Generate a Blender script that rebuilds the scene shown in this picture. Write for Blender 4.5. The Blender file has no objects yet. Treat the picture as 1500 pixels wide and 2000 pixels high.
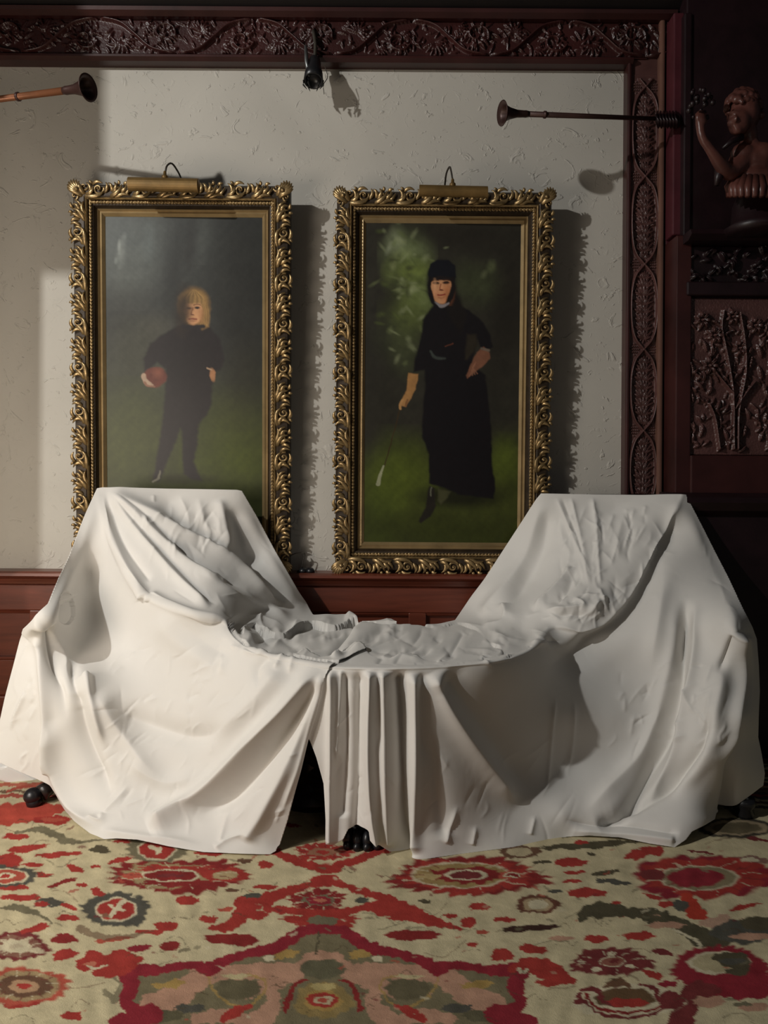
import bpy, bmesh, math, random
import numpy as np
from mathutils import Vector, Matrix
R = math.radians
random.seed(7); rng = np.random.default_rng(11)
scn = bpy.context.scene
COL = scn.collection

# ------------------------------------------------------------------ camera, world, lights, exposure
ROLL = R(0.4)
cam_d = bpy.data.cameras.new('camera'); cam = bpy.data.objects.new('camera', cam_d); COL.objects.link(cam)
cam.location = (0, 0, 1.0); cam.rotation_euler = (R(90), -ROLL, 0)
cam_d.sensor_fit = 'VERTICAL'; cam_d.sensor_height = 36; cam_d.lens = 27.0; cam_d.shift_y = -0.035
cam_d.clip_start = 0.05
scn.camera = cam
world = bpy.data.worlds.new('world'); scn.world = world; world.use_nodes = True
world.node_tree.nodes['Background'].inputs[0].default_value = (0.86, 0.92, 1.0, 1)
world.node_tree.nodes['Background'].inputs[1].default_value = 0.028

def area(name, loc, target, sx, sy, power, col):
    l = bpy.data.lights.new(name, 'AREA'); l.shape = 'RECTANGLE'; l.size = sx; l.size_y = sy; l.energy = power; l.color = col
    o = bpy.data.objects.new(name, l); COL.objects.link(o); o.location = loc
    o.rotation_euler = (Vector(target) - Vector(loc)).to_track_quat('-Z', 'Y').to_euler()
    return o
area('window_light_high', (-2.75, 0.1, 3.05), (-0.3, 2.7, 0.9), 0.07, 0.08, 78, (1.0, 0.985, 0.94))
area('floor_lamp_light', (-1.66, 1.05, 0.95), (-1.25, 2.9, 0.75), 0.9, 0.9, 20, (1.0, 0.875, 0.745))
area('warm_fill_light', (1.2, -2.2, 2.6), (0.0, 2.6, 0.8), 1.2, 1.2, 3, (1.0, 0.90, 0.78))  # added weak warm fill from behind the camera, not an actual lamp
vs = scn.view_settings
vs.view_transform = 'Standard'; vs.look = 'None'; vs.gamma = 1.0; vs.use_curve_mapping = False; vs.exposure = 0.0

# ------------------------------------------------------------------ geometry of the photograph -> world
CX, CY, F = 750.0, 930.0, 1500.0
CR, SR = math.cos(ROLL), math.sin(ROLL)
def P(x, y, d):
    dx, dy = x - CX, y - CY
    u = dx * CR + dy * SR; v = -dx * SR + dy * CR
    return np.stack(np.broadcast_arrays(u * d / F, d + 0 * u, 1.0 - v * d / F), -1)
def V_(x, y):                       # pixels below the horizon
    return -(x - CX) * SR + (y - CY) * CR
def proj(X, Y, Z):
    u = X / Y * F; v = (1.0 - Z) / Y * F
    return CX + u * CR - v * SR, CY + u * SR + v * CR
def WX(x, d=2.95): return (x - CX) * d / F
def WZ(y, d=2.95): return 1.0 - (y - CY) * d / F

# ------------------------------------------------------------------ object helpers
def tag(o, label=None, cat=None, group=None, kind=None):
    if label: o['label'] = label
    if cat: o['category'] = cat
    if group: o['group'] = group
    if kind: o['kind'] = kind
    return o
def thing(name, loc, label, cat, group=None, rot=(0, 0, 0)):
    o = bpy.data.objects.new(name, None); COL.objects.link(o); o.location = loc; o.rotation_euler = rot
    o.empty_display_size = 0.05
    return tag(o, label, cat, group)
def root_offset(parent):
    off = Vector((0, 0, 0))
    while parent is not None:
        off += parent.location; parent = parent.parent
    return off
def link(name, me, mat, parent=None):
    o = bpy.data.objects.new(name, me); COL.objects.link(o)
    if mat is not None:
        if len(me.materials) == 0: me.materials.append(mat)
    if parent is not None: o.parent = parent
    return o
def mesh(name, verts, faces, mat, parent=None, smooth=True, local=False):
    v = np.asarray(verts, float).reshape(-1, 3)
    if parent is not None and not local: v = v - np.array(root_offset(parent))
    me = bpy.data.meshes.new(name)
    me.from_pydata(v.tolist(), [], [tuple(int(i) for i in f) for f in faces])
    if smooth: me.polygons.foreach_set('use_smooth', [True] * len(me.polygons))
    me.update()
    return link(name, me, mat, parent)
def quadmesh(name, v, q, mat, parent=None, smooth=True, local=False, attr=None):
    """fast all-quad mesh from numpy arrays; attr: dict name -> (n,3) linear colours"""
    v = np.asarray(v, np.float64)
    if parent is not None and not local: v = v - np.array(root_offset(parent))
    q = np.asarray(q, np.int32)
    me = bpy.data.meshes.new(name)
    me.vertices.add(len(v)); me.vertices.foreach_set('co', v.astype(np.float32).ravel())
    me.loops.add(q.size); me.loops.foreach_set('vertex_index', q.ravel())
    me.polygons.add(len(q)); me.polygons.foreach_set('loop_start', np.arange(0, q.size, 4, dtype=np.int32))
    if smooth: me.polygons.foreach_set('use_smooth', np.ones(len(q), bool))
    me.update(calc_edges=True); me.validate()
    if attr is not None:
        for k, c in attr.items():
            a = me.color_attributes.new(k, 'FLOAT_COLOR', 'POINT')
            buf = np.ones((len(v), 4), np.float32); buf[:, :3] = c
            a.data.foreach_set('color', buf.ravel())
    return link(name, me, mat, parent)
def grid_quads(nu, nv, off=0, wrap=False):
    i = np.arange(nu - 1)[:, None]; j = np.arange(nv if wrap else nv - 1)[None, :]
    a = i * nv + j; b = i * nv + (j + 1) % nv
    return np.stack([a, b, b + nv, a + nv], -1).reshape(-1, 4) + off
class MB:
    def __init__(s): s.v = []; s.f = []; s.n = 0
    def add(s, v, f):
        v = np.asarray(v, float); s.v.append(v)
        s.f += [tuple(int(k) + s.n for k in q) for q in f]; s.n += len(v); return s
    def box(s, x0, x1, y0, y1, z0, z1):
        v = [(x, y, z) for x in (x0, x1) for y in (y0, y1) for z in (z0, z1)]
        return s.add(v, [(0, 1, 3, 2), (4, 6, 7, 5), (0, 4, 5, 1), (2, 3, 7, 6), (0, 2, 6, 4), (1, 5, 7, 3)])
    def tube(s, pts, rad, n=8, flat=1.0, up=(0, 0, 1), caps=True):
        pts = np.asarray(pts, float); m = len(pts); rad = np.broadcast_to(np.asarray(rad, float), (m,))
        t = np.gradient(pts, axis=0); t /= np.linalg.norm(t, axis=1)[:, None] + 1e-9
        upv = np.broadcast_to(np.asarray(up, float), t.shape)
        sd = np.cross(t, upv); l = np.linalg.norm(sd, axis=1)[:, None]
        sd = np.where(l < 1e-4, np.array([1.0, 0, 0]), sd / (l + 1e-9))
        up2 = np.cross(sd, t)
        th = np.linspace(0, 2 * np.pi, n, endpoint=False)
        ring = pts[:, None, :] + rad[:, None, None] * (np.cos(th)[None, :, None] * sd[:, None, :] + flat * np.sin(th)[None, :, None] * up2[:, None, :])
        f = grid_quads(m, n, wrap=True).tolist()
        if caps: f += [tuple(range(n))[::-1], tuple((m - 1) * n + k for k in range(n))]
        return s.add(ring.reshape(-1, 3), f)
    def lathe(s, prof, n=20, base=(0, 0, 0), axis=(0, 0, 1)):
        prof = np.asarray(prof, float); a = Vector(axis).normalized(); q = np.array(Vector((0, 0, 1)).rotation_difference(a).to_matrix())
        th = np.linspace(0, 2 * np.pi, n, endpoint=False)
        ring = np.stack([prof[:, None, 0] * np.cos(th), prof[:, None, 0] * np.sin(th), prof[:, None, 1] + 0 * th], -1).reshape(-1, 3)
        ring = ring @ q.T + np.array(base)
        f = grid_quads(len(prof), n, wrap=True).tolist()
        f += [tuple(range(n))[::-1], tuple((len(prof) - 1) * n + k for k in range(n))]
        return s.add(ring, f)
    def ball(s, c, r, nu=10, nv=14, rot=None):
        c = np.asarray(c, float); r = np.broadcast_to(np.asarray(r, float), (3,))
        u = np.linspace(0, np.pi, nu); w = np.linspace(0, 2 * np.pi, nv, endpoint=False)
        v = np.stack([np.sin(u)[:, None] * np.cos(w), np.sin(u)[:, None] * np.sin(w), np.cos(u)[:, None] + 0 * w], -1).reshape(-1, 3) * r
        if rot is not None: v = v @ np.array(rot).T
        return s.add(v + c, grid_quads(nu, nv, wrap=True).tolist())
    def build(s, name, mat, parent=None, smooth=True, local=False):
        return mesh(name, np.concatenate(s.v), s.f, mat, parent, smooth, local)
def bev(o, w, seg=2):
    m = o.modifiers.new('bevel', 'BEVEL'); m.width = w; m.segments = seg; m.limit_method = 'ANGLE'; m.angle_limit = R(35); return o
def box(name, x0, x1, y0, y1, z0, z1, mat, parent=None, b=0.0):
    o = MB().box(x0, x1, y0, y1, z0, z1).build(name, mat, parent, smooth=False)
    if b: bev(o, b)
    return o
def spline(pts, n):
    """Catmull-Rom through pts, n samples, evenly spaced in chord length"""
    p = np.asarray(pts, float)
    if len(p) == 2: return p[0] + (p[1] - p[0]) * np.linspace(0, 1, n)[:, None]
    q = np.vstack([2 * p[0] - p[1], p, 2 * p[-1] - p[-2]])
    L = np.r_[0, np.cumsum(np.linalg.norm(np.diff(p, axis=0), axis=1))]
    s = np.linspace(0, L[-1], n); k = np.clip(np.searchsorted(L, s, side='right') - 1, 0, len(p) - 2)
    t = ((s - L[k]) / np.maximum(L[k + 1] - L[k], 1e-9))[:, None]
    a, b, c, d = q[k], q[k + 1], q[k + 2], q[k + 3]
    return 0.5 * (2 * b + (c - a) * t + (2 * a - 5 * b + 4 * c - d) * t ** 2 + (3 * b - a - 3 * c + d) * t ** 3)
def sst(a, b, x):
    t = np.clip((x - a) / (b - a), 0, 1); return t * t * (3 - 2 * t)
def lin(c):
    c = np.asarray(c, float) / 255.0
    return np.where(c <= 0.04045, c / 12.92, ((c + 0.055) / 1.055) ** 2.4)

# ------------------------------------------------------------------ materials
def material(name, col=(0.5, 0.5, 0.5), rough=0.6, metal=0.0, spec=0.5, var=None, vscale=6.0, bumps=(), attr=None, sheen=0.0, stretch=None, coat=0.0):
    m = bpy.data.materials.new(name); m.use_nodes = True
    nt = m.node_tree; N = nt.nodes; L = nt.links; b = N['Principled BSDF']
    b.inputs['Roughness'].default_value = rough; b.inputs['Metallic'].default_value = metal
    b.inputs['Specular IOR Level'].default_value = spec
    if sheen: b.inputs['Sheen Weight'].default_value = sheen
    if coat: b.inputs['Coat Weight'].default_value = coat; b.inputs['Coat Roughness'].default_value = 0.25
    tc = N.new('ShaderNodeTexCoord'); src = tc.outputs['Object']
    if stretch:
        mp = N.new('ShaderNodeMapping'); mp.inputs['Scale'].default_value = stretch; L.new(src, mp.inputs['Vector']); src = mp.outputs['Vector']
    def noise(scale, detail=4, dist=0.0, rgh=0.55):
        n = N.new('ShaderNodeTexNoise'); n.inputs['Scale'].default_value = scale; n.inputs['Detail'].default_value = detail
        n.inputs['Distortion'].default_value = dist; n.inputs['Roughness'].default_value = rgh
        L.new(src, n.inputs['Vector']); return n.outputs['Fac']
    def ramp(fac, stops):
        r = N.new('ShaderNodeValToRGB'); L.new(fac, r.inputs['Fac'])
        e = r.color_ramp.elements
        while len(e) < len(stops): e.new(0.5)
        for k, (p, c) in enumerate(stops): e[k].position = p; e[k].color = (*c, 1) if len(c) == 3 else c
        return r.outputs['Color']
    colsock = None
    if attr:
        a = N.new('ShaderNodeAttribute'); a.attribute_name = attr; colsock = a.outputs['Color']
        if var:
            mx = N.new('ShaderNodeMix'); mx.data_type = 'RGBA'; mx.blend_type = 'MULTIPLY'; mx.inputs[0].default_value = 1.0
            L.new(colsock, mx.inputs[6]); L.new(ramp(noise(vscale), [(0.3, (1 - var,) * 3), (0.7, (1 + 0.0,) * 3)]), mx.inputs[7]); colsock = mx.outputs[2]
    elif var is not None:
        c = np.array(col); colsock = ramp(noise(vscale, 6, 0.4), [(0.3, tuple(c * (1 - var))), (0.7, tuple(np.minimum(c * (1 + var), 1)))])
    if colsock is not None: L.new(colsock, b.inputs['Base Color'])
    else: b.inputs['Base Color'].default_value = (*col, 1)
    prev = None
    for spec_ in bumps:      # (scale, strength, distance, detail, distortion, threshold or None)
        sc, st, ds, de, di, th = spec_
        f = noise(sc, de, di)
        if th is not None: f = ramp(f, [(th[0], (0, 0, 0)), (th[1], (1, 1, 1))])
        bp = N.new('ShaderNodeBump'); bp.inputs['Strength'].default_value = st; bp.inputs['Distance'].default_value = ds
        L.new(f, bp.inputs['Height'])
        if prev is not None: L.new(prev, bp.inputs['Normal'])
        prev = bp.outputs['Normal']
    if prev is not None: L.new(prev, b.inputs['Normal'])
    return m
M = {}
M['plaster'] = material('plaster', (0.50, 0.475, 0.425), 0.85, spec=0.25, var=0.07, vscale=1.7,
    bumps=[(1.6, 0.25, 0.05, 2, 0.3, None), (10, 0.5, 0.006, 3, 2.4, (0.61, 0.69)), (22, 0.32, 0.003, 4, 1.5, (0.60, 0.72)), (160, 0.15, 0.001, 3, 0, None)])
M['wood'] = material('dark_red_wood', (0.040, 0.011, 0.010), 0.36, spec=0.5, var=0.35, vscale=5, stretch=(1, 1, 1), bumps=[(60, 0.12, 0.002, 4, 0.5, None)])
M['wood_h'] = material('panel_wood', (0.125, 0.031, 0.017), 0.34, spec=0.5, var=0.3, vscale=7, stretch=(0.6, 1, 5), bumps=[(40, 0.08, 0.002, 4, 0.5, None)])
M['wood_blk'] = material('carved_dark_wood', (0.014, 0.0055, 0.007), 0.42, spec=0.45, var=0.4, vscale=8, bumps=[(90, 0.2, 0.002, 4, 0.6, None)])
M['wood_pil'] = material('carved_pilaster_wood', (0.085, 0.038, 0.034), 0.34, spec=0.5, var=0.3, vscale=9, bumps=[(120, 0.2, 0.0015, 4, 0.6, None)])
M['cherub'] = material('polished_carved_wood', (0.10, 0.036, 0.028), 0.36, spec=0.5, var=0.3, vscale=14, bumps=[(150, 0.2, 0.002, 4, 0.6, None)])
M['gold'] = material('antique_gilding', (0.30, 0.205, 0.095), 0.34, metal=0.65, spec=0.5, var=0.45, vscale=38, bumps=[(130, 0.25, 0.002, 4, 0.4, None)])
M['goldliner'] = material('gilt_liner', (0.33, 0.235, 0.115), 0.42, metal=0.5, var=0.2, vscale=14, bumps=[(200, 0.12, 0.001, 3, 0, None)])
M['frame_base'] = material('frame_ground', (0.036, 0.023, 0.013), 0.5, metal=0.3, var=0.4, vscale=25, bumps=[(120, 0.3, 0.002, 4, 0.4, None)])
M['paint'] = material('oil_paint', rough=0.42, spec=0.35, attr='paint', bumps=[(260, 0.10, 0.0008, 3, 0, None), (30, 0.06, 0.002, 3, 1, None)])
M['brass'] = material('dull_brass', (0.19, 0.115, 0.038), 0.5, metal=0.5, var=0.25, vscale=22)
M['black'] = material('black_metal', (0.012, 0.012, 0.014), 0.35, spec=0.5, var=0.3, vscale=20)
M['steel'] = material('grey_metal', (0.25, 0.26, 0.26), 0.4, metal=0.8, var=0.2, vscale=20)
M['cord'] = material('dark_cord', (0.035, 0.028, 0.02), 0.6, var=0.2, vscale=30)
M['copper'] = material('copper_brown_tube', (0.26, 0.10, 0.045), 0.38, metal=0.35, var=0.25, vscale=12)
M['bronze'] = material('dark_bronze', (0.055, 0.026, 0.022), 0.4, metal=0.4, var=0.3, vscale=12)
M['sheet'] = material('white_cotton', (0.70, 0.685, 0.655), 0.9, spec=0.15, var=0.03, vscale=3, sheen=0.1,
    bumps=[(3.5, 0.12, 0.02, 3, 1.2, None), (9, 0.10, 0.006, 3, 2.0, None), (900, 0.06, 0.0006, 2, 0, None)])
M['paper'] = material('white_crumpled_cloth', (0.80, 0.80, 0.78), 0.85, var=0.03, vscale=8)
M['carpet'] = material('woven_wool', rough=0.95, spec=0.08, attr='paint', var=0.16, vscale=26, bumps=[(420, 0.5, 0.002, 3, 0, None), (9, 0.18, 0.008, 3, 0.5, None)])
M['floor'] = material('dark_boards', (0.045, 0.026, 0.02), 0.4, var=0.4, vscale=5, stretch=(6, 0.5, 1))
M['sofawood'] = material('ebonised_wood', (0.018, 0.014, 0.013), 0.33, spec=0.5, var=0.4, vscale=14, bumps=[(60, 0.3, 0.003, 4, 0.5, None)])
M['uphol'] = material('dark_upholstery', (0.05, 0.03, 0.025), 0.8, var=0.3, vscale=18, bumps=[(200, 0.3, 0.002, 3, 0, None)])
M['wood_red'] = material('red_polished_wood', (0.075, 0.016, 0.022), 0.36, spec=0.5, var=0.25, vscale=6, bumps=[(60, 0.1, 0.002, 4, 0.5, None)])
M['bead'] = material('polished_bead', (0.15, 0.075, 0.055), 0.24, spec=0.6, var=0.2, vscale=6)  # base colour lightened to carry the bright highlight along the bead
M['ceil'] = material('ceiling_wood', (0.006, 0.003, 0.003), 0.6, var=0.3, vscale=5)

# ------------------------------------------------------------------ room shell
WALL = 2.95
def struct(o, label=None, cat=None): return tag(o, label, cat, kind='structure')
ZL = 0.636                                     # top of the wainscot ledge
struct(box('wall_back', -4.2, 2.6, WALL, WALL + 0.15, 0, 3.6, M['plaster']), 'rough grey white plaster wall behind the two portraits', 'wall')
struct(box('floor', -4.2, 2.6, -3.0, WALL + 0.15, -0.12, -0.012, M['floor']), 'dark boarded floor around the carpet', 'floor')
v = [(-1.75, y, z) for y, z in ((1.81, 3.6), (1.81, 2.28), (2.09, 2.20), (2.09, 0.0), (2.95, 0.0), (2.95, 3.6))]; n = len(v)  # unseen partition, added with a stepped edge to cut the key light on the wall
v += [(x - 0.14, y, z) for x, y, z in v]
struct(mesh('shadow_partition', v, [tuple(range(n)), tuple(range(n, 2 * n))[::-1]] + [(i, n + i, n + (i + 1) % n, (i + 1) % n) for i in range(n)], M['plaster'], None, False), 'unseen plaster partition added at the left, stepped to shape the wall shadows', 'wall')
struct(box('ceiling', -4.2, 2.6, -3.0, WALL + 0.15, 3.6, 3.7, M['ceil']), 'dark wooden ceiling above the room', 'ceiling')

def strip_profile(name, prof, x0, x1, mat, parent=None, smooth=False):
    """moulding along X: prof = list of (Y, Z) outline"""
    n = len(prof); v = [(x, y, z) for x in (x0, x1) for y, z in prof]
    f = [(i, (i + 1) % n, n + (i + 1) % n, n + i) for i in range(n)] + [tuple(range(n))[::-1], tuple(range(n, 2 * n))]
    return mesh(name, v, f, mat, parent, smooth)

# --- relief carving: a grid whose third axis is a height map
def relief(name, H, x0, x1, z0, z1, y, depth, mat, parent=None, plane='xz'):
    nz, nx = H.shape
    xs = np.linspace(x0, x1, nx); zs = np.linspace(z1, z0, nz)
    X, Z = np.meshgrid(xs, zs)
    edge = np.zeros_like(H, bool); edge[[0, -1], :] = True; edge[:, [0, -1]] = True
    Y = y - np.where(edge, -0.004, H * depth)
    return quadmesh(name, np.stack([X, Y, Z], -1).reshape(-1, 3), grid_quads(nz, nx), mat, parent)
class Carve:
    def __init__(s, w, h, px):         # w,h in photo pixels, px grid step
        s.x, s.y = np.meshgrid(np.arange(0, w + px, px), np.arange(0, h + px, px)); s.H = np.zeros_like(s.x); s.px = px
    def _sl(s, x0, x1, y0, y1):
        i0, i1 = max(int(y0 / s.px), 0), min(int(y1 / s.px) + 2, s.H.shape[0]); j0, j1 = max(int(x0 / s.px), 0), min(int(x1 / s.px) + 2, s.H.shape[1])
        return (slice(i0, max(i1, i0)), slice(j0, max(j1, j0)))
    def leaf(s, cx, cy, l, w, ang, h=1.0, groove=0.45):
        sl = s._sl(cx - l, cx + l, cy - l, cy + l); x = s.x[sl] - cx; y = s.y[sl] - cy
        if x.size == 0: return
        c, sn = math.cos(ang), math.sin(ang); u = (x * c + y * sn) / l; v = (-x * sn + y * c) / w
        v = v - 0.35 * u * u
        wl = np.sqrt(np.clip(1 - (2 * u - 1) ** 2, 0, 1)) * (1 - 0.35 * u)
        r = np.abs(v) / np.maximum(wl, 1e-4)
        hh = np.where((u > 0) & (u < 1) & (r < 1), np.sqrt(np.clip(1 - r * r, 0, 1)) * (0.55 + 0.45 * np.sin(np.clip(u, 0, 1) * np.pi)), 0)
        hh *= 1 - groove * np.exp(-(v / 0.16) ** 2)
        s.H[sl] = np.maximum(s.H[sl], hh * h)
    def ridge(s, pts, w, h=1.0, flat=False):
        pts = spline(pts, max(12, int(len(pts) * 14)))
        for k in range(len(pts) - 1):
            a, b = pts[k], pts[k + 1]; m = w * 1.2
            sl = s._sl(min(a[0], b[0]) - m, max(a[0], b[0]) + m, min(a[1], b[1]) - m, max(a[1], b[1]) + m)
            x, y = s.x[sl], s.y[sl]; ab = b - a; t = np.clip(((x - a[0]) * ab[0] + (y - a[1]) * ab[1]) / (ab @ ab + 1e-9), 0, 1)
            d = np.hypot(x - a[0] - t * ab[0], y - a[1] - t * ab[1]) / w
            hh = np.where(d < 1, np.sqrt(np.clip(1 - d * d, 0, 1)) if not flat else 1 - d ** 4, 0) * h
            s.H[sl] = np.maximum(s.H[sl], hh)
    def bead(s, cx, cy, r, h=0.8):
        s.leaf(cx - r, cy, 2 * r, r, 0, h, 0)
    def fan(s, cx, cy, l, w, a0, a1, n, h=0.9):
        for a in np.linspace(a0, a1, n): s.leaf(cx, cy, l * random.uniform(0.85, 1.1), w, a, h * random.uniform(0.8, 1.05))

# --- top frieze
tr = tag(bpy.data.objects.new('trim_1', None), 'dark red carved wooden frieze running along the wall top', 'frieze', kind='structure'); COL.objects.link(tr); tr.location = (0, WALL, 2.56)
X0, X1 = -2.6, 2.6
strip_profile('lower_moulding', [(2.955, WZ(136)), (2.90, WZ(136)), (2.885, WZ(131)), (2.885, WZ(127)), (2.90, WZ(122)), (2.955, WZ(122))], X0, WX(1222), M['wood'], tr)
box('frieze_board', X0, WX(1250), 2.905, 2.955, WZ(124), WZ(40), M['wood'], tr)
strip_profile('upper_moulding', [(2.955, WZ(56)), (2.88, WZ(56)), (2.86, WZ(50)), (2.855, WZ(44)), (2.87, WZ(40)), (2.955, WZ(40))], X0, WX(1300), M['wood'], tr)
strip_profile('cornice', [(2.955, WZ(41)), (2.875, WZ(41)), (2.82, WZ(28)), (2.76, WZ(8)), (2.74, WZ(-30)), (2.60, WZ(-80)), (2.60, 3.6), (2.955, 3.6)], X0, X1, M['ceil'], tr)
W_ = 1300 + 200; c = Carve(W_, 66, 1.3)
per = 150; k = 0
for x in np.arange(-40, W_ + per, per):
    sg = 1 if k % 2 == 0 else -1; k += 1; yc = 33
    c.ridge([(x - 10, yc + 34 * sg), (x + 30, yc + 24 * sg), (x + 60, yc), (x + 90, yc - 24 * sg), (x + per - 16, yc - 34 * sg)], 2.6, 0.95)
    t_ = np.linspace(0, 1, 16); rr_ = 24 * (1 - 0.8 * t_); an = 0.3 + sg * 2.6 * np.pi * t_ / 1.3
    c.ridge([(x + 112 + r_ * math.cos(a_), yc + 6 * sg + r_ * 0.9 * math.sin(a_)) for r_, a_ in zip(rr_, an)], 2.2, 0.8)
    for i in range(26):
        a_ = random.uniform(0, 6.28); c.leaf(x + 112 + 10 * math.cos(a_), yc + 6 * sg + 8 * math.sin(a_), random.uniform(12, 24), random.uniform(2.2, 3.4), a_ + 0.5 * sg, random.uniform(0.5, 0.9))
    c.fan(x + 34, yc - 10 * sg, 26, 3.0, -2.8 * sg, 0.6 * sg, 9, 0.75); c.fan(x + 74, yc + 20 * sg, 22, 2.6, -0.7, 1.4, 7, 0.7)
    for q in range(46): c.leaf(x + random.uniform(0, per), yc + random.uniform(-28, 28), random.uniform(12, 24), random.uniform(2.2, 3.4), random.uniform(-3, 3), random.uniform(0.35, 0.6))
c.H += 0.04 * rng.random(c.H.shape)
relief('frieze_carving', c.H, WX(-200), WX(1300), WZ(122), WZ(56), 2.904, 0.022, M['wood'], tr)

# --- right pilaster
pil = tag(bpy.data.objects.new('trim_2', None), 'carved reddish pilaster with crossing ribbons right of the plaster', 'pilaster', kind='structure'); COL.objects.link(pil); pil.location = (WX(1260), WALL, 0)
PY = 2.90
def vbox(name, px0, px1, y0, y1, mat, z0=0.0, z1=WZ(50), b=0.004):
    return box(name, WX(px0, y0), WX(px1, y0), y0, y1, z0, z1, mat, pil, b)
vbox('pilaster_board', 1224, 1300, PY + 0.012, 2.955, M['wood_pil'])
vbox('edge_bead', 1221, 1229, PY - 0.004, 2.955, M['wood'], b=0.006)
vbox('inner_bead', 1284, 1294, PY - 0.018, 2.955, M['bead'], b=0.007)
vbox('return_face', 1296, 1316, PY - 0.008, 2.955, M['wood_red'], b=0.004)
hw, hh_ = 58, 830
c = Carve(hw, hh_, 0.8)
cross = [28, 205, 378, 545, 705, 860]
for a, b_ in zip(cross[:-1], cross[1:]):
    m = (a + b_) / 2; L_ = b_ - a
    for yy in np.arange(a + 18, b_ - 16, 17):
        f_ = min(1.0, 0.45 + min(yy - a, b_ - yy) / 60)
        c.fan(29, yy + 10, 25 * f_, 3.3, -2.75, -0.4, 7, 0.85); c.fan(29 + random.uniform(-6, 6), yy + 4, 14 * f_, 2.6, 0.3, 2.8, 5, 0.6)
    for i in range(12):
        c.leaf(29 + random.uniform(-18, 18), a + 20 + random.random() * (L_ - 40), random.uniform(8, 15), random.uniform(1.6, 2.6), random.uniform(-3, 3), 0.75)
    for sg in (1, -1):
        for i in range(7):
            for j in range(5 - abs(i - 3)): c.bead(29 + sg * (10 + j * 4.2), a - 18 + i * 5.6, 1.9, 0.5)
for a, b_ in zip(cross[:-1], cross[1:]):
    m = (a + b_) / 2
    for sg in (1, -1):
        c.ridge([(29 - sg * 13, a - 15), (29, a), (29 + sg * 15, a + 17), (29 + sg * 24, a + 42), (29 + sg * 27, m), (29 + sg * 24, b_ - 42), (29 + sg * 15, b_ - 17), (29, b_), (29 - sg * 13, b_ + 15)], 2.6, 1.15)
c.H += 0.04 * rng.random(c.H.shape)
relief('ribbon_carving', c.H, WX(1229, PY), WX(1284, PY), WZ(962, PY), WZ(138, PY), PY + 0.011, 0.015, M['wood_pil'], pil)
c2 = Carve(56, 120, 1.2)
for yy in np.arange(10, 120, 18): c2.fan(28, yy, 20, 4.6, -3, 3, 9, 0.8)
relief('lower_carving', c2.H, WX(1229, PY), WX(1284, PY), 0.25, WZ(965, PY), PY + 0.011, 0.014, M['wood_pil'], pil)

# --- wainscot
wn = tag(bpy.data.objects.new('trim_3', None), 'reddish brown wooden wainscot with a ledge under the portraits', 'wainscot', kind='structure'); COL.objects.link(wn); wn.location = (0, WALL, 0)
strip_profile('ledge', [(2.955, ZL), (2.865, ZL), (2.850, ZL - 0.006), (2.848, ZL - 0.016), (2.862, ZL - 0.024), (2.880, ZL - 0.03), (2.885, ZL - 0.042), (2.955, ZL - 0.042)], X0, WX(1240), M['wood_h'], wn)
box('panel_board', X0, 1.06, 2.915, 2.955, 0, ZL - 0.04, M['wood_h'], wn)
strip_profile('rail_moulding', [(2.92, ZL - 0.042), (2.888, ZL - 0.042), (2.89, ZL - 0.05), (2.905, ZL - 0.056), (2.92, ZL - 0.056)], X0, 1.06, M['wood_h'], wn)
zA, zB, zC = WZ(1196, 2.91), WZ(1292, 2.91), WZ(1356, 2.91)
box('top_rail', X0, 1.06, 2.898, 2.92, zA, ZL - 0.055, M['wood_h'], wn, 0.004)
box('bottom_rail', X0, 1.06, 2.898, 2.92, zC - 0.01, zB, M['wood_h'], wn, 0.004)
box('baseboard', X0, 1.06, 2.885, 2.92, 0.0, zC - 0.01, M['wood_h'], wn, 0.006)
for k, px in enumerate((-330, 60, 470, 800, 1130)):
    box('stile', WX(px, 2.9), WX(px + 34, 2.9), 2.897, 2.92, zB, zA, M['wood_h'], wn, 0.003)
strip_profile('panel_bead', [(2.92, zA - 0.012), (2.905, zA - 0.012), (2.900, zA - 0.004), (2.905, zA), (2.92, zA)], X0, 1.06, M['wood_h'], wn)
strip_profile('rail_bead', [(2.92, zB), (2.893, zB), (2.889, zB + 0.006), (2.893, zB + 0.012), (2.92, zB + 0.012)], X0, 1.06, M['wood_h'], wn)

# ------------------------------------------------------------------ chimneypiece at the right
OY = 2.76
ov = thing('chimneypiece', (1.45, OY, 0), 'tall nearly black carved wooden chimneypiece at the right edge', 'fireplace')
xl = WX(1331, OY); xr = 2.55
def ob(name, px0, py0, px1, py1, y0, y1, mat=M['wood_blk'], b=0.005):
    return box(name, WX(px0, y0), (WX(px1, y0) if px1 < 1600 else xr), y0, y1, WZ(py1, y0), WZ(py0, y0), mat, ov, b)
ob('back_board', 1335, -150, 1700, 1470, 2.80, 2.95)
ob('side_pilaster', 1318, 455, 1349, 965, OY + 0.02, 2.95, M['wood'])
ob('upper_return', 1310, 20, 1331, 455, OY + 0.06, 2.95, M['wood_red'])
ob('side_post', 1331, 20, 1346, 462, OY + 0.03, 2.95, M['wood_blk'])
ob('lower_block', 1316, 968, 1700, 1470, OY - 0.02, 2.95)
sh = [(2.95, WZ(1004, OY)), (OY - 0.02, WZ(1004, OY)), (OY - 0.05, WZ(992, OY)), (OY - 0.07, WZ(976, OY)), (OY - 0.06, WZ(966, OY)), (OY - 0.01, WZ(958, OY)), (2.95, WZ(958, OY))]
strip_profile('mantel_shelf', sh, WX(1312, OY), xr, M['wood_blk'], ov)
ob('panel_rail', 1349, 885, 1700, 962, OY + 0.01, 2.95, M['wood'])
ob('panel_rail', 1340, 545, 1700, 572, OY + 0.01, 2.95)
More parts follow.
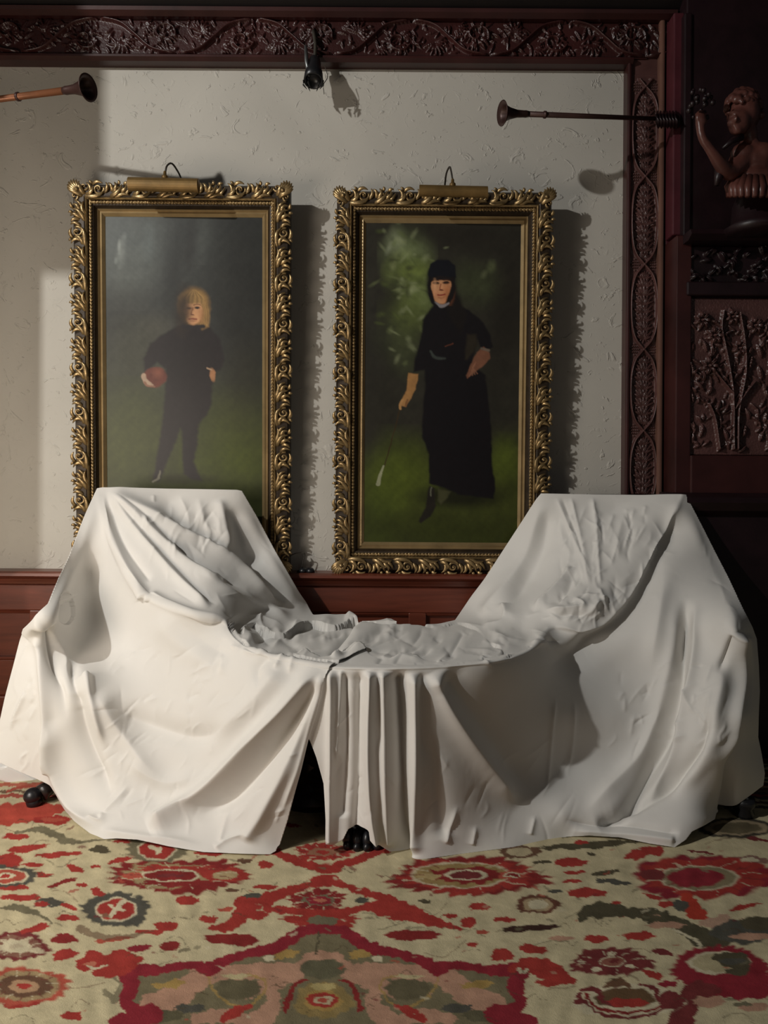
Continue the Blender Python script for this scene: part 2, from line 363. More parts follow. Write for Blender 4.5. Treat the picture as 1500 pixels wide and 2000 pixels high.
sh2 = [(2.95, WZ(470, OY)), (OY - 0.03, WZ(470, OY)), (OY - 0.06, WZ(462, OY)), (OY - 0.05, WZ(452, OY)), (2.95, WZ(452, OY))]
strip_profile('niche_shelf', sh2, WX(1335, OY), xr, M['wood_blk'], ov)
c = Carve(300, 76, 1.6)
for i in range(70): c.leaf(random.uniform(0, 300), random.uniform(5, 70), random.uniform(14, 26), random.uniform(4, 6), random.uniform(-3, 3), random.uniform(0.6, 1))
relief('leaf_frieze', c.H, WX(1345, OY), WX(1640, OY), WZ(546, OY), WZ(471, OY), OY + 0.03, 0.03, M['wood_blk'], ov)
c = Carve(300, 312, 1.3)
def flower(cx, cy, r):
    for a in np.linspace(0, 2 * np.pi, 7, endpoint=False): c.leaf(cx + 3 * math.cos(a), cy + 3 * math.sin(a), r, r * 0.30, a, 1.0)
    c.bead(cx, cy, r * 0.25, 1.0)
for (x, y, r) in ((25, 45, 15), (50, 75, 16), (40, 135, 17), (85, 38, 13), (100, 100, 14), (130, 55, 15), (170, 80, 16), (210, 50, 15), (200, 140, 17), (250, 100, 16)): flower(x, y, r)
for s_ in ([(88, 300), (86, 200), (80, 150), (70, 100), (62, 60), (66, 25)], [(96, 300), (98, 220), (110, 150), (108, 90), (98, 30)], [(60, 300), (50, 240), (38, 210)], [(90, 220), (110, 190), (130, 165)], [(180, 300), (185, 180), (200, 90)], [(230, 300), (240, 200), (250, 110)], [(86, 190), (60, 160), (44, 140)]):
    c.ridge(s_, 1.9, 0.9)
for i in range(330):
    c.leaf(random.uniform(5, 290), random.uniform(40, 308), random.uniform(14, 30), random.uniform(2.4, 4.2), random.uniform(-2.9, -0.3), random.uniform(0.35, 0.8))
c.H += 0.07 * rng.random(c.H.shape)
relief('plant_panel', c.H, WX(1351, OY), WX(1648, OY), WZ(884, OY), WZ(573, OY), OY + 0.035, 0.026, M['wood_pil'], ov)

def remeshed(name, mb, voxel, mat, parent=None, smooth_it=4):
    tmp = mb.build(name + '_tmp', None, None)
    m = tmp.modifiers.new('r', 'REMESH'); m.mode = 'VOXEL'; m.voxel_size = voxel
    s = tmp.modifiers.new('s', 'SMOOTH'); s.factor = 0.5; s.iterations = smooth_it
    me = bpy.data.meshes.new_from_object(tmp.evaluated_get(bpy.context.evaluated_depsgraph_get()))
    old = tmp.data; bpy.data.objects.remove(tmp); bpy.data.meshes.remove(old)
    me.name = name; me.polygons.foreach_set('use_smooth', [True] * len(me.polygons)); me.materials.clear()
    if parent is not None: me.transform(Matrix.Translation(-root_offset(parent)))
    return link(name, me, mat, parent)
# carved cherub
def q(x, y, dd): return P(x, y, dd)
ch = thing('cherub_carving', tuple(q(1455, 455, 2.70)), 'carved wooden cherub with curly hair raising one arm', 'carving')
b = MB()
D0 = 2.60
def chain(pts, rad, n=12):
    p = np.array([q(*t) for t in pts]); b.tube(spline(p, 4 * len(pts)), np.interp(np.linspace(0, 1, 4 * len(pts)), np.linspace(0, 1, len(pts)), rad), n)
s1 = 2.6 / 1500
b.ball(q(1452, 222, D0), (30 * s1, 34 * s1, 40 * s1))                          # skull
b.ball(q(1443, 238, D0 - 0.030), (22 * s1, 20 * s1, 27 * s1))                  # face
b.ball(q(1436, 233, D0 - 0.062), (5 * s1, 8 * s1, 7 * s1))                     # nose
b.ball(q(1441, 257, D0 - 0.045), (9 * s1, 8 * s1, 6 * s1))                     # chin
b.ball(q(1452, 240, D0 - 0.048), (9 * s1, 8 * s1, 8 * s1)); b.ball(q(1428, 240, D0 - 0.044), (8 * s1, 8 * s1, 8 * s1))   # cheeks
b.ball(q(1439, 249, D0 - 0.055), (7 * s1, 5 * s1, 3 * s1))                     # mouth
b.ball(q(1437, 221, D0 - 0.05), (20 * s1, 8 * s1, 4 * s1))                     # brow
b.ball(q(1477, 235, D0 - 0.005), (5 * s1, 9 * s1, 9 * s1))                     # ear
chain([(1460, 255, D0 + 0.01), (1462, 275, D0 + 0.01), (1468, 300, D0 + 0.02)], [18 * s1, 17 * s1, 24 * s1])
b.ball(q(1470, 318, D0 + 0.03), (48 * s1, 34 * s1, 40 * s1)); b.ball(q(1450, 300, D0), (24 * s1, 18 * s1, 20 * s1)); b.ball(q(1490, 300, D0), (26 * s1, 18 * s1, 22 * s1))
b.ball(q(1475, 352, D0 + 0.02), (42 * s1, 34 * s1, 26 * s1))
chain([(1448, 318, D0 + 0.01), (1425, 336, D0 - 0.02), (1408, 322, D0 - 0.05), (1390, 297, D0 - 0.07), (1372, 270, D0 - 0.08), (1368, 250, D0 - 0.08), (1367, 238, D0 - 0.08)], [22 * s1, 19 * s1, 15 * s1, 12 * s1, 9 * s1, 8 * s1, 9 * s1])
for k, (fx, fy) in enumerate(((1360, 222), (1365, 217), (1371, 217), (1377, 222), (1380, 238))):     # fingers
    chain([(1367 + (k - 2) * 2, 236, D0 - 0.08), ((1367 + fx) / 2 + (k - 2), (236 + fy) / 2, D0 - 0.09), (fx, fy, D0 - 0.075)], [5 * s1, 4.4 * s1, 3.4 * s1], 8)
chain([(1492, 300, D0 + 0.01), (1530, 315, D0), (1560, 350, D0), (1570, 390, D0)], [22 * s1, 18 * s1, 15 * s1, 11 * s1])
remeshed('body', b, 0.006, M['cherub'], ch)
b = MB()
for i in range(150):
    a = random.uniform(0, 2 * math.pi); e = random.uniform(-0.25, 1.45)
    ox, oz = 34 * math.cos(a) * math.cos(e), 38 * math.sin(e) + 4
    oy = 36 * math.sin(a) * math.cos(e)
    if oy < -6 and oz < 20: continue
    b.ball(q(1453 + ox, 222 - oz * 1.1, D0 + oy * s1), np.array([1, 1, 1]) * random.uniform(5, 8.5) * s1, 6, 8)
remeshed('curly_hair', b, 0.0042, M['cherub'], ch, 1)
for k in range(15):
    b = MB(); a = -0.3 + k / 14 * 3.7
    x = 1475 - 52 * math.cos(a); dd = D0 + 0.03 - 0.085 * math.sin(a)
    b.tube([q(1475 - 40 * math.cos(a), 346, D0 + 0.03 - 0.06 * math.sin(a)), q(x, 365, dd), q(x * 1.0, 384, dd - 0.012)], [8 * s1, 8.5 * s1, 5 * s1], 8); b.build('skirt_leaf', M['cherub'], ch)
for i in range(26):
    b = MB(); b.ball(q(1372 + random.gauss(0, 11), 198 + random.gauss(0, 14), D0 - 0.07 + random.gauss(0, 0.02)), random.uniform(3, 6) * s1, 6, 8); b.build('fruit', M['wood_blk'], ch)
b = MB()
b.tube([q(1448, 268, D0 - 0.03), q(1430, 275, D0 - 0.05), q(1412, 290, D0 - 0.05)], [7 * s1, 6 * s1, 3 * s1], 8); b.build('scarf', M['wood_blk'], ch); b = MB(); b.tube([q(1405, 320, D0 - 0.02), q(1404, 345, D0 - 0.03), q(1400, 362, D0 - 0.03)], [8 * s1, 9 * s1, 5 * s1], 8)
b.build('drapery', M['wood_blk'], ch)
b = MB()
b.lathe([(0.01, 0), (0.10, 0.0), (0.11, 0.02), (0.085, 0.035), (0.08, 0.10), (0.05, 0.17), (0.02, 0.175)], 20, tuple(q(1478, 458, 2.68)))
b.build('bracket', M['wood_blk'], ch)

# ------------------------------------------------------------------ framed portraits
class Paint:
    def __init__(s, px, py, col):
        s.x = px; s.y = py; s.c = np.empty((px.size, 3)); s.c[:] = lin(col)
    def warp(s, amps, seed=1):
        r = np.random.default_rng(seed); x0, y0 = s.x.copy(), s.y.copy()
        for amp, wl in amps:
            for k in range(7):
                a, f = r.uniform(0, 2 * np.pi), 2 * np.pi / (wl * r.uniform(0.6, 1.6)); ph = r.uniform(0, 6.28, 2); t = (x0 * math.cos(a) + y0 * 1.6 * math.sin(a)) * f
                s.x = s.x + amp * 0.5 * np.sin(t + ph[0]); s.y = s.y + amp * 0.32 * np.sin(t + ph[1])
    def _mix(s, idx, a, col):
        if isinstance(col, str): return
        s.c[idx] += (lin(col) - s.c[idx]) * a[:, None]
    def sel(s, x0, x1, y0, y1): return np.nonzero((s.x > x0) & (s.x < x1) & (s.y > y0) & (s.y < y1))[0]
    def blob(s, cx, cy, rx, ry, col, rot=0.0, jag=0.0, n=9, soft=0.12, op=1.0, ph=0.0, keen=True):
        m = max(rx, ry) * (1.3 + jag); i = s.sel(cx - m, cx + m, cy - m, cy + m)
        if i.size == 0: return
        x, y = s.x[i] - cx, s.y[i] - cy; c_, sn = math.cos(rot), math.sin(rot)
        u, v = (x * c_ + y * sn) / rx, (-x * sn + y * c_) / ry
        r = np.hypot(u, v)
        if jag:
            th = np.arctan2(v, u) + ph
            n = round(n); saw = ((th * n / (2 * np.pi)) % 1); saw = np.where(saw < 0.75, saw / 0.75, (1 - saw) / 0.25)
            wv = 0.5 + 0.25 * np.sin(th * 3 + ph * 5) + 0.25 * np.sin(th * 5 + ph * 11)
            lens = 0.5 * np.abs(np.cos(th - ph)) if n <= 11 else 0.35
            r = r / (1 - jag + jag * (0.75 * saw * (0.4 + 0.6 * wv) + 0.6 * wv + lens - 0.15))
        s._mix(i, op * (1 - sst(1 - soft, 1 + soft, r)), col)
    def poly(s, pts, col, soft=1.2, op=1.0):
        p = np.asarray(pts, float); i = s.sel(p[:, 0].min() - soft * 2, p[:, 0].max() + soft * 2, p[:, 1].min() - soft * 2, p[:, 1].max() + soft * 2)
        if i.size == 0: return
        d = poly_sd(s.x[i], s.y[i], p); s._mix(i, op * (1 - sst(-soft, soft, d)), col)
    def stroke(s, pts, w, col, soft=0.8, op=1.0, wob=0.0):
        p = spline(pts, 10 * len(pts)); w = np.interp(np.linspace(0, 1, len(p)), np.linspace(0, 1, len(w)), w) if hasattr(w, '__len__') else np.full(len(p), float(w))
        if wob: w = w * (1 + wob * np.sin(np.arange(len(p)) * 2.1) + wob * np.sin(np.arange(len(p)) * 1.3 + 1))
        mw = w.max() + 3; i = s.sel(p[:, 0].min() - mw, p[:, 0].max() + mw, p[:, 1].min() - mw, p[:, 1].max() + mw)
        if i.size == 0: return
        best = np.full(i.size, 1e9); x, y = s.x[i], s.y[i]
        for k in range(len(p) - 1):
            a, b_ = p[k], p[k + 1]; ab = b_ - a; t = np.clip(((x - a[0]) * ab[0] + (y - a[1]) * ab[1]) / (ab @ ab + 1e-9), 0, 1)
            best = np.minimum(best, np.hypot(x - a[0] - t * ab[0], y - a[1] - t * ab[1]) - (w[k] + (w[k + 1] - w[k]) * t))
        s._mix(i, op * (1 - sst(-soft, soft, best)), col)
    def noise(s, amp, scale, seed=0):
        r = np.random.default_rng(seed); n = np.zeros(s.x.size)
        for k in range(14):
            a = r.uniform(0, 2 * np.pi); f = scale * r.uniform(0.5, 2.2); n += np.sin((s.x * math.cos(a) + s.y * math.sin(a)) * f + r.uniform(0, 6)) / 14
        s.c *= (1 + amp * n * 2.2)[:, None]
def poly_sd(x, y, p):
    """signed distance to polygon, negative inside"""
    d = np.full(x.shape, 1e18); ins = np.zeros(x.shape, bool); n = len(p)
    for k in range(n):
        a, b_ = p[k], p[(k + 1) % n]; ab = b_ - a
        t = np.clip(((x - a[0]) * ab[0] + (y - a[1]) * ab[1]) / (ab @ ab + 1e-12), 0, 1)
        d = np.minimum(d, (x - a[0] - t * ab[0]) ** 2 + (y - a[1] - t * ab[1]) ** 2)
        cnd = (a[1] > y) != (b_[1] > y)
        if cnd.any(): ins ^= cnd & (x < (b_[0] - a[0]) * (y - a[1]) / (b_[1] - a[1] + 1e-12) + a[0])
    return np.where(ins, -1, 1) * np.sqrt(d)

def paint_child(s):
    x, y = s.x, s.y
    g = sst(640, 900, y)[:, None]
    s.c[:] = lin((58, 60, 57)) * (1 - g) + lin((60, 65, 30)) * g
    s.c *= (1.12 - 0.55 * sst(330, 505, x) * (1 - 0.5 * sst(650, 900, y)))[:, None]
    s.c *= (1 - 0.25 * sst(900, 1065, y))[:, None]
    for (cx, cy, rx, ry, col, op) in ((240, 470, 60, 70, (96, 102, 99), .7), (226, 488, 7, 26, (150, 156, 150), .5), (279, 470, 10, 34, (104, 112, 110), .5), (330, 520, 18, 90, (40, 40, 38), .6),
        (385, 460, 16, 40, (84, 88, 84), .5), (362, 470, 10, 50, (44, 42, 40), .6), (240, 540, 40, 50, (100, 104, 98), .5), (230, 620, 40, 60, (56, 56, 50), .6), (300, 640, 34, 28, (86, 84, 72), .5),
        (250, 690, 50, 60, (72, 72, 56), .5), (450, 560, 50, 140, (36, 35, 31), .6), (440, 840, 70, 60, (74, 82, 28), .6), (240, 850, 50, 90, (74, 80, 36), .5), (440, 910, 80, 40, (78, 88, 24), .6), (470, 740, 40, 80, (44, 42, 28), .5)):
        s.blob(cx, cy, rx, ry, col, 0.1, soft=0.9, op=op)
    s.blob(222, 478, 3, 12, (160, 166, 160), soft=.8, op=.6); s.blob(215, 505, 3, 6, (140, 146, 140), soft=.8, op=.5); s.blob(232, 455, 4, 6, (130, 136, 132), soft=.8, op=.5)
    s.noise(0.10, 0.06, 3)
    s.warp([(0.45, 22), (0.2, 9)], 2)
    BLK = (38, 33, 34)
    s.blob(345, 940, 60, 10, (44, 46, 18), soft=.6, op=.8)
    s.poly([(338, 632), (352, 622), (384, 624), (398, 634), (420, 660), (428, 700), (420, 720), (404, 726), (402, 790), (392, 812), (376, 830), (374, 870), (366, 905), (378, 935), (382, 943), (362, 940), (346, 930), (344, 900), (344, 850), (340, 838), (330, 868), (314, 905), (305, 930), (296, 946), (284, 944), (288, 930), (294, 890), (304, 830), (310, 770), (312, 720), (296, 706), (280, 720), (270, 726), (268, 700), (282, 668), (306, 650)], BLK, 4)
    s.blob(360, 700, 36, 70, (32, 27, 27), soft=.7, op=.7)
    s.blob(290, 736, 24, 20, (104, 54, 42), -0.3, soft=.14); s.blob(296, 728, 10, 9, (140, 86, 66), soft=.9, op=.6)
    s.stroke([(268, 732), (272, 744), (284, 752)], [4, 5, 3], (176, 150, 128), 1.5); s.stroke([(270, 746), (276, 753), (288, 754)], 2, (140, 100, 80), 1.5)
    s.blob(404, 730, 6, 13, (172, 122, 84), -0.1, soft=.3); s.stroke([(394, 717), (402, 720)], 1.6, (180, 150, 120), 1.2)
    s.blob(368, 594, 31, 37, (132, 102, 60), soft=.2); s.poly([(374, 566), (392, 585), (399, 615), (396, 634), (384, 640), (376, 630), (380, 600)], (156, 122, 74), 4)
    for k in range(9): s.stroke([(372 + 2.4 * k, 572 + 2 * k), (380 + 1.8 * k, 600 + 2 * k), (380 + 1.6 * k, 636 - k)], 0.8, (180, 142, 88) if k % 2 else (108, 80, 46), 1, .6)
    s.blob(366, 604, 17.5, 27, (204, 152, 108), soft=.14)
    s.blob(366, 576, 25, 13, (150, 118, 70), soft=.3)
    for k in range(10): s.stroke([(364 + k * 0.6, 562), (350 + 4 * k, 576), (348 + 4.2 * k, 588)], 0.9, (176, 140, 86) if k % 2 else (112, 86, 52), 1, .6)
    s.blob(357, 598, 5, 2.2, (70, 46, 34), soft=.7, op=.9); s.blob(374, 597, 5.4, 2.6, (46, 30, 24), soft=.6); s.blob(374, 598, 2, 1.6, (20, 14, 12), soft=.5); s.stroke([(368, 591.5), (374, 590), (381, 591.5)], 0.9, (120, 84, 54), 1)
    s.stroke([(365, 597), (363, 606), (362, 610)], 1.3, (150, 100, 68), 1.4); s.blob(365, 611, 3.4, 1.4, (120, 70, 50), soft=.7); s.stroke([(358, 619.5), (365, 618.5), (372, 619.5)], 1.3, (140, 70, 56), 1); s.blob(366, 623, 6, 1.6, (150, 98, 70), soft=.9, op=.6)
    s.blob(347, 602, 15, 44, (52, 42, 34), 0.06, soft=.75, op=.92); s.blob(382, 612, 5, 14, (160, 108, 72), soft=.8, op=.5)
    s.stroke([(346, 634), (366, 636), (386, 634)], 4, BLK, 2)
    s.stroke([(300, 925), (296, 938), (286, 946)], [1.5, 2.5, 2], (120, 116, 100), 1.5)
def paint_lady(s):
    x, y = s.x, s.y
    g = sst(820, 930, y + 0.15 * (x - 860))[:, None]
    s.c[:] = lin((46, 44, 36)) * (1 - g) + lin((64, 70, 28)) * g
    s.c *= (1 - 0.45 * sst(960, 1060, y) * 0.6)[:, None]
    for (cx, cy, rx, ry, col, op) in ((790, 480, 42, 44, (112, 124, 84), .8), (765, 455, 16, 26, (140, 150, 116), .6), (800, 520, 46, 30, (108, 122, 56), .8), (760, 520, 18, 30, (104, 116, 66), .6), (820, 560, 34, 34, (116, 130, 78), .8),
        (775, 545, 16, 18, (50, 54, 36), .8), (790, 600, 44, 40, (98, 110, 56), .7), (770, 650, 40, 40, (72, 80, 48), .6), (786, 690, 30, 34, (66, 72, 46), .6), (930, 540, 50, 40, (66, 74, 46), .6), (960, 505, 8, 12, (96, 104, 70), .6),
        (735, 640, 26, 120, (38, 36, 30), .6), (740, 780, 36, 80, (40, 38, 30), .7), (990, 600, 30, 160, (34, 30, 24), .7), (880, 440, 120, 26, (36, 32, 26), .7), (740, 990, 40, 90, (62, 74, 20), .6), (780, 920, 60, 70, (82, 94, 28), .7), (990, 890, 26, 40, (84, 96, 34), .8), (870, 1040, 160, 26, (52, 58, 18), .7)):
        s.blob(cx, cy, rx, ry, col, 0.15, jag=0.12, n=7, soft=0.8, op=op)
    for (a, b_, c_, d_, col) in ((752, 470, 4, 12, (168, 176, 148)), (776, 455, 10, 5, (150, 158, 118)), (800, 550, 5, 11, (176, 184, 140)), (770, 690, 4, 9, (140, 146, 112)), (786, 478, 12, 8, (128, 140, 92)), (760, 505, 6, 9, (150, 158, 110)), (945, 520, 5, 8, (110, 116, 84))):
        s.blob(a, b_, c_, d_, col, 0.4, soft=.95, op=.4)
    s.noise(0.12, 0.07, 5)
    lr = np.random.default_rng(4)
    for k in range(110):
        x_, y_ = lr.normal(785, 34), lr.normal(540, 70)
        s.blob(x_, y_, lr.uniform(3, 11), lr.uniform(2, 6), ((118, 128, 84), (66, 74, 42), (142, 150, 112), (88, 100, 50), (50, 52, 36))[k % 5], lr.uniform(-1, 1), .2, 6, .9, .42, 1.0)
    s.warp([(0.4, 22), (0.2, 9)], 5)
    BLK = (17, 13, 17)
    s.blob(900, 965, 85, 22, (24, 24, 12), soft=.6, op=.9)
    s.poly([(838, 588), (850, 576), (890, 578), (912, 590), (940, 610), (960, 640), (964, 665), (952, 672), (940, 668), (934, 650), (922, 700), (950, 720), (956, 760), (964, 830), (966, 900), (974, 945), (970, 970), (900, 962), (872, 950), (838, 940), (836, 880), (822, 845), (824, 780), (828, 740), (826, 712), (804, 716), (806, 690), (818, 650), (822, 612)], BLK, 3)
    s.poly([(912, 640), (930, 640), (934, 662), (914, 690), (908, 690)], (44, 38, 28), 4)
    s.poly([(880, 560), (892, 570), (912, 600), (900, 640), (874, 600)], (24, 18, 16), 4)
    s.stroke([(778, 1000 - 215), (764, 840), (746, 905)], 1.1, (58, 44, 24), .9); s.stroke([(744, 905), (736, 930), (733, 942)], [2, 3.4, 4], (150, 152, 120), 1)
    s.poly([(793, 718), (814, 720), (808, 750), (798, 770), (788, 786), (778, 784), (782, 768), (790, 752)], (166, 122, 74), 1.8)
    s.stroke([(782, 772), (777, 782), (777, 790)], 2.4, (176, 132, 84), 1); s.stroke([(792, 772), (788, 784)], 2, (130, 90, 56), 1)
    s.poly([(932, 676), (946, 664), (958, 676), (960, 688), (946, 702), (930, 714), (914, 728), (911, 722), (920, 700)], (124, 82, 62), 2)
    for k in range(4): s.stroke([(930 - 2 * k, 696 + 3 * k), (918 + 5 * k, 724 - 2 * k)], 1.3, (150, 104, 80), 1, .6)
    s.stroke([(942, 668), (956, 672)], 2.5, (110, 96, 84), 1.5)
    s.stroke([(838, 674), (844, 684), (856, 688), (868, 688)], [2, 3, 3, 1.5], (60, 66, 62), 2); s.stroke([(868, 664), (884, 658)], 1.2, (90, 50, 36), 1)
    s.blob(858, 540, 30, 46, (18, 15, 17), soft=.2); s.blob(884, 580, 16, 40, (22, 17, 15), -0.3, soft=.4)
    s.blob(858, 551, 23, 29, (206, 150, 108), soft=.12); s.blob(872, 558, 10, 20, (176, 106, 66), soft=.8, op=.7); s.blob(846, 560, 8, 8, (214, 140, 102), soft=.9, op=.5)
    s.poly([(832, 520), (836, 500), (850, 492), (872, 492), (886, 502), (888, 524), (886, 532), (834, 532)], (14, 16, 24), 2)
    s.stroke([(838, 532), (848, 528), (862, 527), (880, 531)], 3.4, (26, 20, 20), 1.4)
    s.blob(848, 538, 6.5, 3, (52, 32, 24), soft=.5); s.blob(868, 537, 6.5, 3, (52, 32, 24), soft=.5); s.stroke([(841, 533), (853, 532)], 1.3, (60, 38, 28), 1); s.stroke([(862, 531), (875, 532)], 1.3, (60, 38, 28), 1)
    s.stroke([(858, 540), (857, 550), (861, 552)], 1.3, (150, 88, 60), 1.2); s.blob(859, 552, 4, 1.6, (110, 56, 40), soft=.6); s.stroke([(852, 562), (858, 562.5), (866, 560.5)], 1.5, (146, 60, 48), 1); s.stroke([(853, 567), (860, 568), (865, 566)], 1.6, (170, 108, 76), 1.6, .7); s.stroke([(836, 528), (835, 548), (841, 570), (848, 582)], [3, 3.4, 4, 3], (20, 15, 16), 1.8); s.stroke([(882, 528), (883, 548), (876, 570), (870, 582)], [3, 4.5, 5.5, 4], (22, 16, 15), 2); s.blob(846, 545, 3, 14, (226, 172, 130), soft=.9, op=.5)
    s.stroke([(846, 577), (860, 584), (874, 578)], [2, 3.5, 2], (136, 130, 132), 1.5); s.stroke([(836, 560), (842, 575), (850, 586)], 3, BLK, 2)
    s.poly([(838, 945), (848, 950), (852, 985), (842, 1006), (822, 1020), (816, 1016), (830, 990)], (34, 30, 24), 2.5); s.poly([(856, 950), (882, 956), (876, 968), (862, 982), (856, 975)], (66, 66, 42), 3)
    s.stroke([(842, 948), (841, 965)], 1.4, (100, 100, 84), 1)

def sweep_frame(name, prof, w, h, mat, parent, smooth=False):
    """mitred rectangular frame: prof = (inset, outward) pairs, closed"""
    n = len(prof); v = []
    for (sx, sz) in ((-1, 0), (1, 0), (1, 1), (-1, 1)):
        for a, o_ in prof:
            v.append((sx * (w / 2 - a), -o_, a if sz == 0 else h - a))
    f = []
    for k in range(4):
        k2 = (k + 1) % 4
        for i in range(n):
            j = (i + 1) % n; f.append((k * n + i, k2 * n + i, k2 * n + j, k * n + j))
    return mesh(name, v, f, mat, parent, smooth, local=True)
# ornaments: local x along the side, y inward from the outer edge, z outward
def spiral(cx, cy, r0, turns, a0, sgn, n=26):
    t = np.linspace(0, 1, n); r = r0 * (1 - 0.84 * t); a = a0 + sgn * turns * 2 * np.pi * t
    return np.stack([cx + r * np.cos(a), cy + r * np.sin(a), 0.004 + 0.010 * t], -1)
def frond(mb, pts, r, lift=0.008, flat=0.55):
    p = np.asarray(pts, float); p = spline(np.c_[p, np.zeros(len(p))], 9)
    t = np.linspace(0, 1, 9); p[:, 2] = 0.002 + lift * np.sin(t * np.pi * 0.8) + 0.003 * t
    mb.tube(p, 1.25 * r * (0.35 + 1.1 * np.sin(np.clip(t, 0, 1) ** 0.8 * np.pi) ** 0.8) * (1 - 0.35 * t), 6, flat)
def orn_volute():
    m = MB()
    sp = spiral(0.046, 0.026, 0.021, 1.35, -0.4, 1)
    m.tube(sp, np.linspace(0.0058, 0.0030, len(sp)), 7, 0.9); m.ball((0.046, 0.026, 0.014), 0.0058, 6, 8)
    frond(m, [(-0.012, 0.050), (0.018, 0.054), (0.050, 0.050), (0.067, 0.034)], 0.0060, 0.009)
    frond(m, [(-0.006, 0.044), (0.014, 0.042), (0.026, 0.030), (0.024, 0.016)], 0.0052, 0.010)
    frond(m, [(0.004, 0.048), (0.018, 0.030), (0.012, 0.012), (0.000, 0.004)], 0.0048, 0.009)
    frond(m, [(0.062, 0.040), (0.076, 0.030), (0.080, 0.014), (0.074, 0.002)], 0.0048, 0.008)
    frond(m, [(0.020, 0.012), (0.034, 0.002), (0.048, 0.000), (0.062, 0.006)], 0.0046, 0.007)
    frond(m, [(0.020, 0.010), (0.018, 0.002), (0.010, -0.005)], 0.0040, 0.006)
    return m
def orn_acanthus():
    m = MB()
    frond(m, [(-0.004, 0.052), (0.020, 0.046), (0.040, 0.030), (0.046, 0.010)], 0.0060, 0.012)
    frond(m, [(0.004, 0.052), (0.030, 0.050), (0.056, 0.044), (0.076, 0.050)], 0.0056, 0.008)
    frond(m, [(0.010, 0.044), (0.020, 0.030), (0.026, 0.014), (0.018, 0.002)], 0.0054, 0.010)
    frond(m, [(0.030, 0.036), (0.048, 0.034), (0.062, 0.024), (0.062, 0.010)], 0.0052, 0.012)
    frond(m, [(0.046, 0.046), (0.062, 0.042), (0.074, 0.030), (0.078, 0.018)], 0.0046, 0.009)
    frond(m, [(0.004, 0.036), (0.008, 0.022), (0.004, 0.010), (-0.006, 0.004)], 0.0046, 0.008)
    frond(m, [(0.028, 0.010), (0.036, 0.002), (0.032, -0.006)], 0.0042, 0.007)
    frond(m, [(0.050, 0.012), (0.060, 0.004), (0.072, 0.004)], 0.0042, 0.007)
    for p_ in ((0.034, 0.022), (0.050, 0.024), (0.022, 0.038)): m.ball((*p_, 0.012), 0.0042, 5, 7)
    return m
def orn_corner():
    m = MB()
    for a in np.linspace(-0.5, 2.07, 7):
        frond(m, [(0.052 - 0.004 * math.cos(a), 0.052 - 0.004 * math.sin(a)), (0.036 - 0.010 * math.cos(a), 0.036 - 0.010 * math.sin(a)), (0.024 - 0.020 * math.cos(a), 0.024 - 0.020 * math.sin(a)), (0.018 - 0.026 * math.cos(a + 0.3), 0.018 - 0.026 * math.sin(a + 0.3))], 0.0066, 0.013)
    for a in (0.0, 1.57):
        sp = spiral(0.018 + 0.034 * math.cos(a), 0.018 + 0.034 * math.sin(a), 0.014, 1.2, a, 1 if a == 0 else -1, 18); m.tube(sp, np.linspace(0.005, 0.0025, 18), 6)
    m.ball((0.030, 0.030, 0.018), 0.009, 7, 9)
    return m
def orn_tongue():
    m = MB()
    frond(m, [(0.0, 0.0), (0.004, 0.006), (0.003, 0.013)], 0.0034, 0.004); frond(m, [(0.007, 0.013), (0.009, 0.006), (0.0075, 0.0)], 0.0026, 0.004)
    return m
ORN = {}
def orn_mesh(key, fn):
    if key not in ORN:
        o = fn().build(key, M['gold'], None, True, True); ORN[key] = o.data; bpy.data.objects.remove(o)
    return ORN[key]
